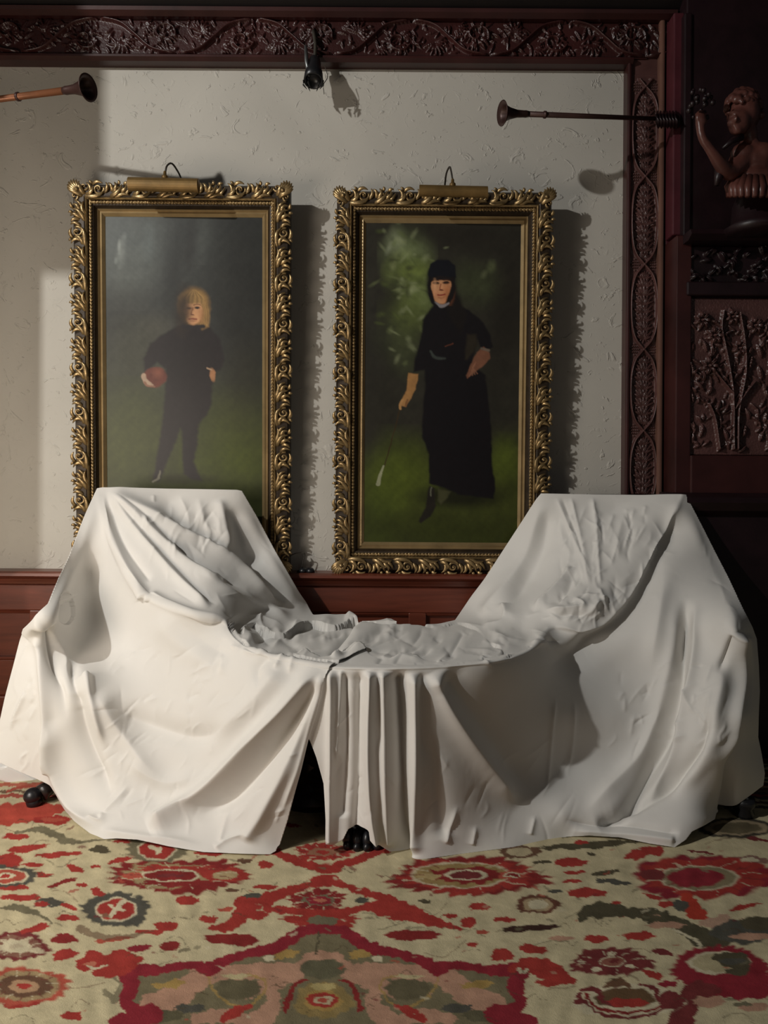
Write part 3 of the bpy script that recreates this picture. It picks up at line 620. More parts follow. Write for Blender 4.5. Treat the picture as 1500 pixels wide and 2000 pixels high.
def frame_picture(px0, px1, pyt, pyb, tilt, label, canvas_px, painter, lab_paint):
    dm = 2.825
    w = (px1 - px0) * dm / F; xc = P((px0 + px1) / 2, (pyt + pyb) / 2, dm)[0]
    yb = 2.928; ztop = P((px0 + px1) / 2, pyt, 2.80)[2]; h = (ztop - ZL) / math.cos(tilt)
    t = thing('framed_portrait', (xc, yb, ZL + 0.002), label, 'painting', 'portraits standing on the ledge', (tilt, 0, 0))
    base = [(0.006, 0.0), (0.006, 0.040), (0.014, 0.052), (0.050, 0.056), (0.060, 0.050), (0.064, 0.044), (0.080, 0.040), (0.090, 0.020), (0.090, 0.0)]
    sweep_frame('frame_moulding', base, w, h, M['frame_base'], t)
    sweep_frame('rim_bead', [(0.055, 0.045), (0.055, 0.056), (0.059, 0.060), (0.063, 0.056), (0.063, 0.045)], w, h, M['gold'], t)
    sweep_frame('gilt_liner', [(0.086, 0.010), (0.086, 0.022), (0.090, 0.027), (0.094, 0.022), (0.096, 0.019), (0.103, 0.022), (0.107, 0.018), (0.113, 0.012), (0.113, 0.006)], w, h, M['goldliner'], t)
    IN = 0.111
    # canvas: a painted board, colours per vertex
    cw, chh = w - 2 * IN, h - 2 * IN
    nx, nz = 250, int(250 * chh / cw)
    us, ws = np.meshgrid(np.linspace(0, 1, nx), np.linspace(0, 1, nz))
    px = canvas_px[0] + us * (canvas_px[2] - canvas_px[0]); py = canvas_px[1] + ws * (canvas_px[3] - canvas_px[1])
    s = Paint(px.ravel(), py.ravel(), (60, 60, 50)); painter(s); s.noise(0.08, 0.5, 6); s.noise(0.10, 0.16, 7)
    v = np.stack([-cw / 2 + us * cw, 0 * us - 0.011, IN + (1 - ws) * chh], -1).reshape(-1, 3)
    cv = quadmesh('canvas', v, grid_quads(nz, nx), M['paint'], t, False, True, {'paint': np.clip(s.c * 0.92, 0, 1)})
    cv['label'] = lab_paint
    def place(key, fn, side, s_, flip, scale=1.0):
        o = link(key, orn_mesh(key, fn), None, t)
        # side axes
        ax = {'bottom': ((1, 0, 0), (0, 0, 1), (-w / 2, 0)), 'top': ((1, 0, 0), (0, 0, -1), (-w / 2, h)), 'left': ((0, 0, 1), (1, 0, 0), (-w / 2, 0)), 'right': ((0, 0, 1), (-1, 0, 0), (w / 2, 0))}[side]
        ex, ey = Vector(ax[0]), Vector(ax[1]); ez = Vector((0, -1, 0))
        o_ = Vector((ax[2][0], 0, ax[2][1])) + ex * s_ + ez * 0.049
        if flip: ex = -ex
        m = Matrix.Identity(4)
        for r_ in range(3):
            m[r_][0] = ex[r_] * scale; m[r_][1] = ey[r_]; m[r_][2] = ez[r_]; m[r_][3] = o_[r_]
        o.matrix_local = m
        return o
    for side, L_ in (('left', h), ('right', h), ('top', w), ('bottom', w)):
        a, b_ = 0.060, L_ - 0.060; n = int(round((b_ - a) / 0.088)); n += n % 2; st = (b_ - a) / n
        for k in range(n):
            flip = side in ('left', 'right') and False
            if k % 2 == 0: place('scroll_ornament', orn_volute, side, a + k * st, False, st / 0.088)
            else: place('acanthus_ornament', orn_acanthus, side, a + k * st, False, st / 0.088)
    for (side, s_, flip) in (('bottom', 0, False), ('bottom', w, True), ('top', 0, False), ('top', w, True)):
        place('corner_ornament', orn_corner, side, s_, flip)
    # fine leaf-and-tongue band: too small to pick apart
    base_m = orn_tongue(); bv = np.concatenate(base_m.v); bf = base_m.f; mb = MB()
    for side, L_ in (('left', h), ('right', h), ('top', w), ('bottom', w)):
        for s_ in np.arange(0.066, L_ - 0.066, 0.0125):
            along, inw = bv[:, 0] + s_, 0.064 + bv[:, 1]; out = -(0.040 + bv[:, 2])
            if side == 'left': vv = np.stack([-w / 2 + inw, out, along], -1)
            elif side == 'right': vv = np.stack([w / 2 - inw, out, along], -1)
            elif side == 'bottom': vv = np.stack([-w / 2 + along, out, inw], -1)
            else: vv = np.stack([-w / 2 + along, out, h - inw], -1)
            mb.add(vv, bf)
    lo = mb.build('leaf_band', M['gold'], t, True, True); lo['kind'] = 'stuff'
    return t, w, h, xc
frame_picture(136, 567, 353, 1118, R(2.3), 'gilt carved frame with portrait of a fair haired child in black holding a ball', (194, 417, 503, 1066), paint_child, 'painting of a child in black with a brown ball')
frame_picture(652, 1080, 364, 1118, R(1.9), 'gilt carved frame with portrait of a woman in black hat and dress', (704, 419, 1020, 1060), paint_lady, 'painting of a woman in black on a lawn')

# picture lights
def picture_light(xa, xb, ya, yb, kx, label, pts_cord):
    d = 2.74
    t = thing('picture_light', tuple(P((xa + xb) / 2, yb, d)), label, 'lamp', 'brass picture lights')
    a, b_ = P(xa, (ya + yb) / 2 - 1, d), P(xb, (ya + yb) / 2 + 2, d)
    r = (yb - ya) / 2 * d / F; n = 9
    # half shell, open underneath towards the canvas
    th = np.linspace(R(-80), R(165), 16); ax = (b_ - a) / np.linalg.norm(b_ - a)
    up = np.array([0, 0, 1.0]); out = np.array([0, -1.0, 0])
    v = []
    for rr in (r, r * 0.88):
        for p_ in (a, b_):
            for q_ in th: v.append(p_ + rr * (np.cos(q_) * (out * 0.95 ) + np.sin(q_) * up * 0.98))
    m = 16; f = []
    for i in range(m - 1):
        f += [(i, i + 1, m + i + 1, m + i), (2 * m + i, 3 * m + i, 3 * m + i + 1, 2 * m + i + 1), (i, 2 * m + i, 2 * m + i + 1, i + 1), (m + i, m + i + 1, 3 * m + i + 1, 3 * m + i)]
    f += [(0, m, 3 * m, 2 * m), (m - 1, 3 * m - 1, 4 * m - 1, 2 * m - 1)]
    mesh('shade', v, f, M['brass'], t, False)
    for p_, sg in ((a, -1), (b_, 1)):
        mb = MB(); mb.lathe([(0.001, 0), (r * 0.93, 0), (r * 0.93, 0.004), (0.001, 0.006)], 16, tuple(p_ - (0.004 if sg > 0 else 0) * ax), tuple(ax)); mb.build('end_cap', M['brass'], t)
    k0 = P(kx, ya, d); mb = MB(); mb.lathe([(0.012, -0.006), (0.011, 0.006), (0.006, 0.010), (0.0055, 0.020), (0.003, 0.024)], 12, tuple(k0)); mb.build('knuckle', M['brass'], t)
    pts = np.array([P(x_, y_, dd) for x_, y_, dd in pts_cord]); mb = MB(); mb.tube(spline(pts, 20), 0.0034, 8); mb.build('support_arm', M['cord'], t)
    mb = MB(); mb.tube([a * 0.9 + b_ * 0.1, a * 0.1 + b_ * 0.9], r * 0.35, 10); mb.build('tube_bulb', M['paper'], t)
picture_light(252, 388, 347, 376, 322, 'brass picture light over the portrait of the child', [(323, 336, 2.74), (326, 324, 2.75), (335, 319, 2.77), (345, 331, 2.80), (354, 350, 2.86), (356, 372, 2.89)])
picture_light(819, 952, 362, 386, 884, 'brass picture light over the portrait of the woman', [(884, 352, 2.74), (881, 334, 2.76), (878, 326, 2.78), (872, 338, 2.81), (869, 360, 2.86), (868, 380, 2.90)])

# ------------------------------------------------------------------ trumpets, hanging spotlight
def trumpet(p_mouth, p_bell, rt, rb, label, mat, mat2, tail):
    a, b_ = np.array(p_mouth), np.array(p_bell); L_ = np.linalg.norm(b_ - a); ax = (b_ - a) / L_
    t = thing('trumpet', tuple(b_), label, 'trumpet', 'long straight trumpets held out over the wall')
    mb = MB(); mb.tube([a, a + ax * (L_ - 0.10)], [rt * 0.85, rt * 1.15], 14); mb.build('tube', mat, t)
    prof = [(rt * 1.15, 0), (rt * 1.4, 0.012), (rt * 1.35, 0.02), (rt * 1.5, 0.045), (rt * 2.2, 0.070), (rb * 0.62, 0.088), (rb, 0.10), (rb * 0.97, 0.102), (rb * 0.60, 0.090), (rt * 1.9, 0.070), (0.002, 0.05)]
    mb = MB(); mb.lathe(prof, 28, tuple(a + ax * (L_ - 0.102)), tuple(ax)); mb.build('bell', mat2, t)
    mb = MB(); mb.lathe([(rt, 0), (rt * 1.5, 0.003), (rt * 1.5, 0.009), (rt, 0.012)], 16, tuple(a + ax * (L_ * 0.75)), tuple(ax)); mb.build('ring', mat2, t)
    return t
trumpet(P(-330, 236, 2.90), P(173, 171, 2.50), 0.0100, 0.044, 'copper brown trumpet pointing right at the left edge', M['copper'], M['bronze'], 0)
trumpet(P(1312, 233, 2.80), P(980, 221, 2.62), 0.0085, 0.042, 'dark bronze trumpet pointing left from the pilaster', M['bronze'], M['bronze'], 0)
# carved hand-like wrap where the right trumpet meets the pilaster
tb = thing('trumpet_bracket', tuple(P(1305, 250, 2.80)), 'carved dark bracket gripping the end of the right trumpet', 'bracket')
for k in range(7):
    mb = MB(); x = 1284 + 6 * k; p0 = P(x, 218, 2.815); p1 = P(x + 2, 250, 2.815)
    mb.tube([p0, P(x - 1, 226, 2.78), P(x, 236, 2.765), P(x + 2, 246, 2.785), p1], [0.004, 0.007, 0.0075, 0.006, 0.003], 7); mb.build('carved_finger', M['wood_blk'], tb)
mb = MB(); mb.ball(P(1322, 238, 2.80), (0.012, 0.012, 0.024)); mb.tube([P(1306, 226, 2.81), P(1312, 236, 2.87)], 0.012, 8)
mb.build('bracket_boss', M['wood_blk'], tb)

sp = thing('spotlight', tuple(P(610, 176, 2.83)), 'black spotlight hanging below the frieze above the portraits', 'lamp')
dS = 2.83
mb = MB(); mb.tube([P(597, 90, 2.86), P(599, 118, dS), P(602, 150, dS)], [0.006, 0.008, 0.007], 8); mb.build('bracket_arm', M['steel'], sp)
mb = MB(); a0 = P(614, 122, dS + 0.03); a1 = P(612, 158, dS - 0.01); ax = a1 - a0; L_ = np.linalg.norm(ax)
mb.lathe([(0.006, -0.02), (0.020, -0.015), (0.024, 0.0), (0.026, L_ * 0.3), (0.033, L_ * 0.6), (0.036, L_), (0.031, L_), (0.028, L_ * 0.8), (0.003, L_ * 0.75)], 20, tuple(a0), tuple(ax)); mb.build('lamp_housing', M['black'], sp)
for k in range(6):
    a = k / 6 * 2 * math.pi; c0 = P(612 + 19 * math.cos(a), 158 + 5 * math.sin(a), dS - 0.01 + 0.03 * math.sin(a))
    mb = MB(); mb.tube([c0, c0 + np.array([0.001 * math.cos(a), 0, -0.014]), c0 + np.array([-0.012 * math.cos(a), 0, -0.030])], [0.009, 0.008, 0.002], 6, 0.4); mb.build('barn_door', M['black'], sp)
mb = MB(); mb.tube(spline([P(634, 128, dS), P(640, 150, dS), P(632, 165, dS), P(633, 184, dS)], 12), 0.0014, 6); mb.tube(spline([P(612, 60, 2.89), P(616, 90, 2.87), P(614, 122, dS + 0.03)], 8), 0.007, 8); mb.build('cable', M['cord'], sp)

# cord and small things left on the ledge between the frames
cd = MB(); cd.tube(spline([P(566, 1086, 2.88), P(580, 1080, 2.90), P(595, 1081, 2.90), P(592, 1095, 2.90), P(590, 1108, 2.90)], 24), 0.0022, 6)
tag(cd.build('cord', M['cord'], None), 'thin dark looped cord on the ledge between the frames', 'cord')
for (x, w_) in ((592, 9), (606, 9)):
    mb = MB(); p0 = P(x, 1114, 2.89); p0[2] = ZL
    mb.lathe([(0.002, 0), (w_ * 0.0019, 0), (w_ * 0.0019, 0.008), (w_ * 0.0012, 0.016), (0.002, 0.018)], 14, tuple(p0))
    mb.box(p0[0] - 0.022, p0[0] - 0.01, p0[1] - 0.006, p0[1] + 0.006, p0[2], p0[2] + 0.008)
    tag(mb.build('cord_plug', M['black'], None), 'small black plug lying on the ledge, %s of the pair' % ('left' if x < 600 else 'right'), 'plug', 'plugs on the ledge')

# ------------------------------------------------------------------ carpet
CZ = 0.0
ys = np.concatenate([np.linspace(0.3, 1.36, 60, endpoint=False), 1.0 * F / np.linspace(F / 1.36, F / 2.73, 300)])
xs = np.arange(-2.0, 2.0001, 0.0036)
XX, YY = np.meshgrid(xs, ys)
cpx, cpy = proj(XX, YY, 0 * XX)
cpx, cpy = cpx.ravel(), cpy.ravel()
cpy = np.where(cpy > 2010, 4020 - cpy, cpy)
s = Paint(cpx, cpy, (216, 202, 158)); s.warp([(1.3, 34), (0.8, 13), (0.45, 6)], 3)
RED, DRED, RUST, CRI, OLI, DOL, SLA, SAL, OCH, CRM, BRN, MAR = (182, 56, 46), (150, 44, 42), (196, 86, 64), (158, 40, 54), (128, 120, 92), (94, 86, 64), (92, 90, 80), (200, 152, 122), (184, 150, 74), (222, 210, 172), (118, 84, 62), (132, 54, 54)
def A(x, y): return (x * 0.5, 1500 + y * 0.5)          # left half of the carpet
def B(x, y): return (750 + x * 0.5, 1500 + y * 0.5)    # right half
def bl(T, x, y, rx, ry, col, rot=0, jag=0.25, n=11, soft=0.06, op=1.0, ph=None):
    cx, cy = T(x, y); s.blob(cx, cy, rx / 2, ry / 2, col, R(rot), jag, n, soft, op, ph if ph is not None else (x * 0.37 + y * 0.11))
def stk(T, pts, w, col, soft=0.8, op=1.0, wob=0.15): s.stroke([T(*p) for p in pts], np.asarray(w) / 2 if hasattr(w, '__len__') else w / 2, col, soft, op, wob)
# faint drawn vines first
vr = np.random.default_rng(5)
for k in range(70):
    x, y = vr.uniform(0, 1500), vr.uniform(1600, 2000); a = vr.uniform(-0.5, 0.5); l = vr.uniform(25, 80)
    s.stroke([(x, y), (x + l * .5, y + vr.uniform(-14, 14)), (x + l, y + l * a)], 1.0, DOL if k % 2 else BRN, 0.7, 0.55)
for k in range(36):
    x, y = vr.uniform(0, 1500), vr.uniform(1610, 2000)
    s.blob(x, y, vr.uniform(6, 16), vr.uniform(2, 5), (OLI, DOL, SAL, RED)[k % 4], vr.uniform(-.5, .5), 0.3, 7, 0.15, 0.7)
# border stripes at the back
for (y0, y1, col) in ((1440, 1500, (96, 64, 60)), (1496, 1504, CRM), (1508, 1516, MAR), (1524, 1530, CRM), (1533, 1541, RUST), (1548, 1553, BRN), (1556, 1562, RED)):
    i = s.sel(-900, 2500, y0, y1); s._mix(i, np.full(i.size, 0.9), col)
for k, y0 in enumerate(range(1462, 1586, 9)):
    i = s.sel(1415, 2500, y0, y0 + 5); s._mix(i, np.full(i.size, 0.9), (66, 60, 70) if k % 3 else (100, 50, 60))
stk(A, [(-60, 200), (60, 190), (130, 180), (270, 165)], [34, 36, 30, 10], (206, 78, 58)); stk(A, [(30, 100), (110, 80), (160, 92)], 5, RUST)
# left field
for a in ((205, 215, 78, 20, RED), (205, 212, 50, 10, RUST), (60, 280, 52, 13, RED), (110, 325, 82, 15, RED, -8), (230, 350, 92, 11, RED, -4), (30, 375, 60, 35, RED), (130, 390, 42, 9, RED), (170, 430, 36, 13, RED), (45, 478, 62, 16, RED), (245, 460, 62, 10, DRED, -15),
          (290, 405, 32, 15, RED, 20), (375, 398, 22, 7, RED), (320, 470, 20, 8, RED), (470, 372, 52, 10, RED, -12), (80, 520, 84, 15, RED), (190, 540, 60, 22, SLA), (160, 545, 30, 12, RED), (270, 555, 34, 11, RED, 20), (385, 500, 32, 17, RED, 30), (730, 530, 46, 20, RED),
          (650, 632, 46, 22, RED), (815, 605, 36, 16, RED), (265, 600, 46, 15, RED), (130, 645, 62, 17, RED, -15), (250, 680, 52, 22, DRED), (250, 745, 52, 24, RED, -10), (545, 718, 52, 15, CRI, -6), (440, 685, 76, 11, RUST, -8), (590, 655, 62, 11, RED), (660, 710, 42, 22, DRED),
          (910, 685, 112, 26, DRED, 3), (1000, 590, 52, 20, RED), (970, 545, 56, 26, RED), (1035, 478, 52, 11, RED), (1035, 390, 32, 18, RED), (905, 492, 26, 7, BRN), (955, 375, 30, 9, BRN), (820, 345, 60, 10, RED), (480, 298, 40, 8, RED), (390, 330, 40, 16, DOL, 5),
          (90, 935, 84, 18, RED, -8), (280, 985, 42, 20, RED), (1060, 335, 40, 20, RED), (1115, 235, 60, 10, RED), (880, 565, 32, 10, RUST), (700, 262, 20, 6, RED)):
    bl(A, *a[:5], rot=a[5] if len(a) > 5 else 0)
stk(A, [(60, 265), (150, 250), (210, 270), (280, 300), (430, 290)], [3, 12, 16, 5, 3], OLI); stk(A, [(0, 560), (70, 560), (150, 585), (200, 620)], [4, 14, 10, 3], OLI); stk(A, [(310, 640), (380, 670), (480, 675), (600, 650)], [14, 12, 8, 3], BRN, op=.7)
stk(A, [(410, 890), (450, 920), (470, 860), (430, 830)], [12, 14, 8, 4], OLI, op=.8)
def medal(T, x, y, r, cols, jag=0.22, n=18):
    for k, ((rx, ry), col) in enumerate(zip(r, cols)): bl(T, x, y, rx, ry, col, jag=jag if k == 0 else 0.03, n=n)
medal(A, 20, 435, [(128, 46), (92, 32), (80, 26), (40, 12), (18, 7)], [SLA, CRM, RUST, CRM, RED])
medal(A, 612, 330, [(124, 60), (80, 42), (70, 36)], [OLI, CRM, RED]); stk(A, [(590, 322), (612, 330), (628, 326), (615, 342)], 7, CRM)
medal(A, 455, 567, [(140, 72), (82, 48), (72, 42)], [SLA, CRM, RED]); stk(A, [(430, 590), (450, 572), (470, 545), (490, 535)], 9, CRM); stk(A, [(425, 550), (455, 560), (485, 570)], 5, CRM)
medal(A, 60, 712, [(134, 58), (100, 44), (56, 24), (24, 10)], [MAR, (150, 104, 84), CRM, MAR]); bl(A, 60, 712, 92, 40, CRM, jag=.8, n=9, op=.8)
medal(A, 95, 868, [(180, 78), (140, 60), (110, 44), (60, 26), (30, 12)], [RUST, (176, 150, 104), BRN, (190, 150, 110), RED])
# big palmette under the sheet hem
bl(A, 700, 434, 290, 70, DRED, jag=.3, n=22); bl(A, 660, 432, 190, 52, (172, 150, 104), jag=.25, n=13); bl(A, 690, 410, 170, 20, RED, jag=.5, n=14); bl(A, 700, 462, 170, 16, DRED, jag=.5, n=13)
bl(A, 665, 433, 118, 25, CRM, jag=.02); bl(A, 665, 433, 104, 20, DRED, jag=.05); bl(A, 665, 432, 60, 8, MAR, jag=.1); bl(A, 880, 430, 92, 30, RED, jag=.15); bl(A, 880, 430, 52, 18, (190, 166, 118), jag=.1); bl(A, 520, 435, 40, 16, RUST, jag=.2)
# centre flowers and arabesque
bl(A, 1260, 340, 120, 38, RED, jag=.35, n=17); bl(A, 1262, 340, 60, 18, (176, 120, 90), jag=.3, n=9); bl(A, 1262, 340, 28, 8, RED, jag=.1)
stk(A, [(1030, 320), (1150, 372), (1270, 402), (1390, 372), (1510, 325)], 15, RED); bl(A, 1280, 410, 58, 18, RED); bl(A, 1272, 448, 62, 20, RED)
bl(A, 1245, 530, 116, 46, DRED, jag=.35, n=17); bl(A, 1245, 530, 66, 25, OLI, jag=.3, n=9); bl(A, 1245, 530, 52, 18, CRI, jag=.2); bl(A, 1250, 530, 24, 7, (200, 120, 90), jag=.1)
stk(A, [(950, 545), (1020, 532), (1150, 488), (1290, 462), (1420, 498), (1530, 530)], [30, 22, 14, 12, 14, 18], RED); stk(A, [(1040, 562), (1200, 576), (1330, 578), (1420, 560), (1540, 540)], 14, RED)
stk(A, [(820, 642), (900, 632), (940, 590), (1000, 550)], [6, 18, 26, 20], RED); stk(A, [(830, 640), (880, 625)], 10, RED)
bl(A, 1260, 608, 160, 30, RED, jag=.4, n=13); bl(A, 1260, 612, 60, 22, OLI, jag=.2); bl(A, 1415, 530, 34, 13, SLA); bl(A, 985, 512, 40, 10, SLA)
# central medallion (symmetric about A x = 1262)
half = [(1262, 642), (1180, 652), (1090, 710), (960, 742), (870, 772), (820, 800), (740, 786), (600, 806), (490, 806), (515, 870), (490, 920), (520, 962), (600, 980), (440, 1010)]
mir = [(2524 - x, y) for x, y in half]
s.poly([A(*p) for p in half] + [A(440, 1040), A(2080, 1040)] + [A(*p) for p in mir[::-1]], (132, 122, 90), 1.0)
for sg in (0, 1):
    T = A if sg == 0 else (lambda x, y: A(2524 - x, y))
    stk(T, [(540, 1010), (600, 950), (690, 905), (760, 850), (840, 820), (960, 815), (1060, 800), (1140, 790)], [34, 40, 36, 34, 24, 28, 22, 10], SAL, wob=.25)
    stk(T, [(1262, 750), (1220, 760), (1180, 800), (1090, 840), (1000, 880), (950, 910)], [16, 24, 24, 28, 18, 8], SAL, wob=.3)
    stk(T, [(760, 1000), (860, 985), (960, 1000)], [18, 26, 20], SAL); stk(T, [(1000, 1010), (1060, 960), (1065, 900), (1020, 880), (980, 910)], [32, 28, 22, 14, 8], SAL, wob=.2)
    stk(T, [(815, 830), (830, 880), (880, 930), (960, 950), (1010, 920), (1040, 860), (1000, 830), (900, 830)], 5, OCH, op=.8)
    bl(T, 930, 880, 90, 44, (112, 104, 76), jag=.15); bl(T, 660, 862, 66, 18, OCH, -6, .4); bl(T, 1115, 742, 52, 22, OCH, -8, .45); bl(T, 920, 830, 52, 11, (206, 190, 140), 0, .4); bl(T, 1050, 758, 22, 12, CRM, 0, .2)
    stk(T, [(1115, 960), (1140, 885), (1165, 850), (1200, 845)], [10, 10, 8, 4], DRED); stk(T, [(870, 1000), (930, 965), (980, 945)], [12, 18, 6], RED); bl(T, 640, 985, 80, 26, (104, 98, 72), 0, .2); bl(T, 740, 955, 60, 20, SLA, 0, .3)
    stk(T, half, [16, 20, 24, 18, 16, 26, 14, 16, 26, 30, 22, 30, 34, 20], CRI, 0.8, 1, .12)
bl(A, 1262, 925, 120, 74, (160, 136, 78), jag=.2, n=14); bl(A, 1262, 925, 74, 46, OCH, jag=.15); bl(A, 1262, 922, 64, 32, RED, jag=.2); bl(A, 1262, 922, 40, 17, (206, 186, 146), jag=.3); bl(A, 1262, 922, 20, 9, RUST, jag=.1); stk(A, [(1245, 660), (1242, 700), (1236, 745)], 4, DOL)
bl(A, 1262, 800, 90, 40, (110, 106, 80), jag=.1); bl(A, 1262, 870, 50, 16, (196, 176, 110), jag=.3)
stk(A, [(320, 785), (360, 765), (410, 790), (450, 780), (545, 762)], [18, 26, 30, 34, 8], RED, wob=.35); bl(A, 395, 815, 34, 18, RED, jag=.3); bl(A, 350, 782, 26, 10, (206, 120, 90), jag=.2); stk(A, [(340, 790), (380, 800), (420, 785)], 4, CRM)
# right field
bl(B, 325, 435, 318, 82, DRED, jag=.28, n=22); bl(B, 325, 438, 270, 70, RED, jag=.3, n=19); bl(B, 300, 430, 196, 52, CRM, jag=.04); bl(B, 300, 430, 186, 48, (170, 142, 84), jag=.08); bl(B, 325, 432, 150, 34, DRED, jag=.3, n=13); bl(B, 320, 430, 84, 22, CRM, jag=.06)
bl(B, 322, 430, 66, 17, MAR, jag=.08); bl(B, 500, 432, 56, 16, RUST, jag=.2); bl(B, 500, 432, 34, 8, CRM, jag=.1); bl(B, 500, 432, 22, 5, DRED, jag=.1); bl(B, 180, 435, 50, 12, (196, 170, 110), jag=.2)
for a in ((730, 380, 66, 21, RED), (800, 312, 196, 15, DOL, -4), (770, 302, 32, 9, RED), (1000, 345, 64, 24, RED, -15), (1065, 335, 30, 22, RED), (870, 421, 58, 12, DOL, -8), (890, 456, 72, 13, SLA, 6), (740, 420, 42, 8, RED), (735, 455, 42, 8, RED), (620, 380, 42, 8, DOL),
          (790, 500, 78, 22, RED), (60, 600, 52, 9, RED), (110, 668, 110, 24, DRED), (370, 555, 42, 18, RED), (330, 615, 36, 24, RED), (470, 605, 46, 11, RED), (570, 640, 116, 14, (76, 50, 42), -4), (460, 745, 46, 28, RED), (580, 722, 56, 20, RED, 8), (350, 705, 26, 11, RED), (385, 655, 26, 9, RUST),
          (1100, 545, 34, 16, RED), (1050, 515, 40, 9, RED, 15), (1410, 555, 62, 10, RED, -12), (910, 585, 46, 13, RUST), (830, 682, 48, 18, RED), (995, 670, 62, 18, RED), (690, 680, 52, 10, SAL), (160, 535, 24, 10, DOL), (260, 592, 26, 10, RED), (810, 350, 22, 8, DOL), (1050, 822, 42, 15, RED, 20),
          (1110, 860, 38, 15, CRI), (1090, 735, 46, 12, MAR, 15), (910, 540, 20, 8, RED), (670, 495, 36, 8, SLA), (1240, 340, 60, 6, MAR, 6), (1460, 290, 60, 8, MAR, 10), (1420, 372, 90, 20, (150, 110, 96)), (1420, 372, 46, 10, CRM), (1440, 950, 60, 20, SAL), (1400, 940, 40, 10, OLI)):
    bl(B, *a[:5], rot=a[5] if len(a) > 5 else 0)
medal(B, 530, 340, [(84, 27), (50, 17)], [BRN, (196, 180, 140)]); medal(B, 600, 546, [(92, 38), (60, 27), (36, 20)], [(118, 74, 56), (186, 162, 120), CRM])
bl(B, 1250, 438, 290, 92, CRI, jag=.3, n=11); bl(B, 1250, 436, 262, 82, RED, jag=.34, n=12, ph=.4); bl(B, 1230, 442, 156, 50, CRM, jag=.02); bl(B, 1230, 442, 146, 46, (150, 136, 100), jag=.03); bl(B, 1215, 442, 112, 38, CRI, jag=.12, n=13); bl(B, 1050, 430, 50, 26, MAR, jag=.2)
stk(B, [(-20, 555), (90, 575), (170, 606), (300, 642)], [26, 28, 16, 6], RED, wob=.25)
stk(B, [(775, 600), (790, 575), (880, 568), (1040, 590), (1150, 622), (1240, 675), (1330, 690)], [16, 26, 16, 24, 20, 30, 20], (92, 86, 64), wob=.25)
bl(B, 1400, 650, 130, 58, SLA, jag=.25, n=9); bl(B, 1470, 620, 80, 30, DOL, jag=.2); bl(B, 1100, 627, 74, 14, SAL); bl(B, 1290, 612, 62, 24, (200, 160, 132), -12, .3); stk(B, [(1180, 522), (1200, 560), (1250, 592)], [20, 30, 14], (200, 60, 36)); bl(B, 1160, 550, 34, 24, SLA); stk(B, [(1130, 640), (1220, 690), (1240, 720)], 4, CRM); bl(B, 1440, 672, 90, 14, SAL)
bl(B, 1310, 792, 196, 84, CRI, jag=.16, n=26); bl(B, 1310, 776, 124, 46, CRM, jag=.04); bl(B, 1316, 776, 110, 40, (196, 182, 138), jag=.1); stk(B, [(1290, 752), (1350, 765), (1390, 770), (1400, 800), (1340, 812)], [10, 22, 30, 20, 6], DOL); bl(B, 1360, 770, 50, 12, SLA, jag=.2)
bl(B, 885, 772, 166, 58, MAR, jag=.25, n=17); bl(B, 890, 772, 50, 22, CRM, jag=.06); bl(B, 890, 772, 44, 18, (160, 96, 78), jag=.06); bl(B, 900, 770, 16, 8, MAR, jag=.1)
for (x, y) in ((890, 742), (770, 770), (960, 790), (830, 800)): bl(B, x, y, 18, 8, CRM, jag=.1)
stk(B, [(1170, 846), (1250, 878), (1400, 880), (1510, 860)], [8, 20, 34, 40], CRI, wob=.2); stk(B, [(1160, 1010), (1190, 930), (1210, 890), (1310, 885)], [40, 34, 30, 12], MAR, wob=.2); bl(B, 1270, 930, 60, 26, SAL)
stk(B, [(498, 805), (540, 785), (610, 795), (680, 825), (738, 850)], [10, 20, 28, 26, 8], RED, wob=.3); stk(B, [(600, 850), (640, 858), (700, 850)], [6, 12, 8], RED, wob=.3); stk(B, [(520, 800), (540, 812), (560, 804)], 6, CRM)
bl(B, 950, 925, 220, 70, CRM, jag=.1); bl(B, 940, 915, 120, 42, (116, 88, 58), jag=.12); bl(B, 950, 935, 84, 20, RED, jag=.2); bl(B, 950, 962, 120, 12, CRM, jag=.1)
for (dy, w_, col) in ((0, 9, MAR), (-16, 7, CRM), (-30, 8, DRED), (-44, 5, CRM)):
    stk(B, [(760 - dy, 905), (840, 968 + dy * .5), (950, 988 + dy * .6), (1060, 968 + dy * .5), (1140 + dy, 905)], w_, col)
stk(B, [(770, 885), (830, 880), (850, 920), (890, 945)], [6, 10, 8, 4], MAR); stk(B, [(1000, 860), (1060, 880), (1070, 920), (1130, 935)], [5, 9, 8, 6], MAR); stk(B, [(860, 870), (930, 850), (960, 880)], [6, 16, 5], (124, 88, 62)); bl(B, 770, 930, 30, 12, MAR)
bl(B, 1120, 925, 52, 42, MAR, jag=.25); medal(B, 1375, 245, [(150, 40), (124, 30), (100, 22)], [(72, 66, 56), (170, 150, 116), (112, 100, 74)], jag=.05)
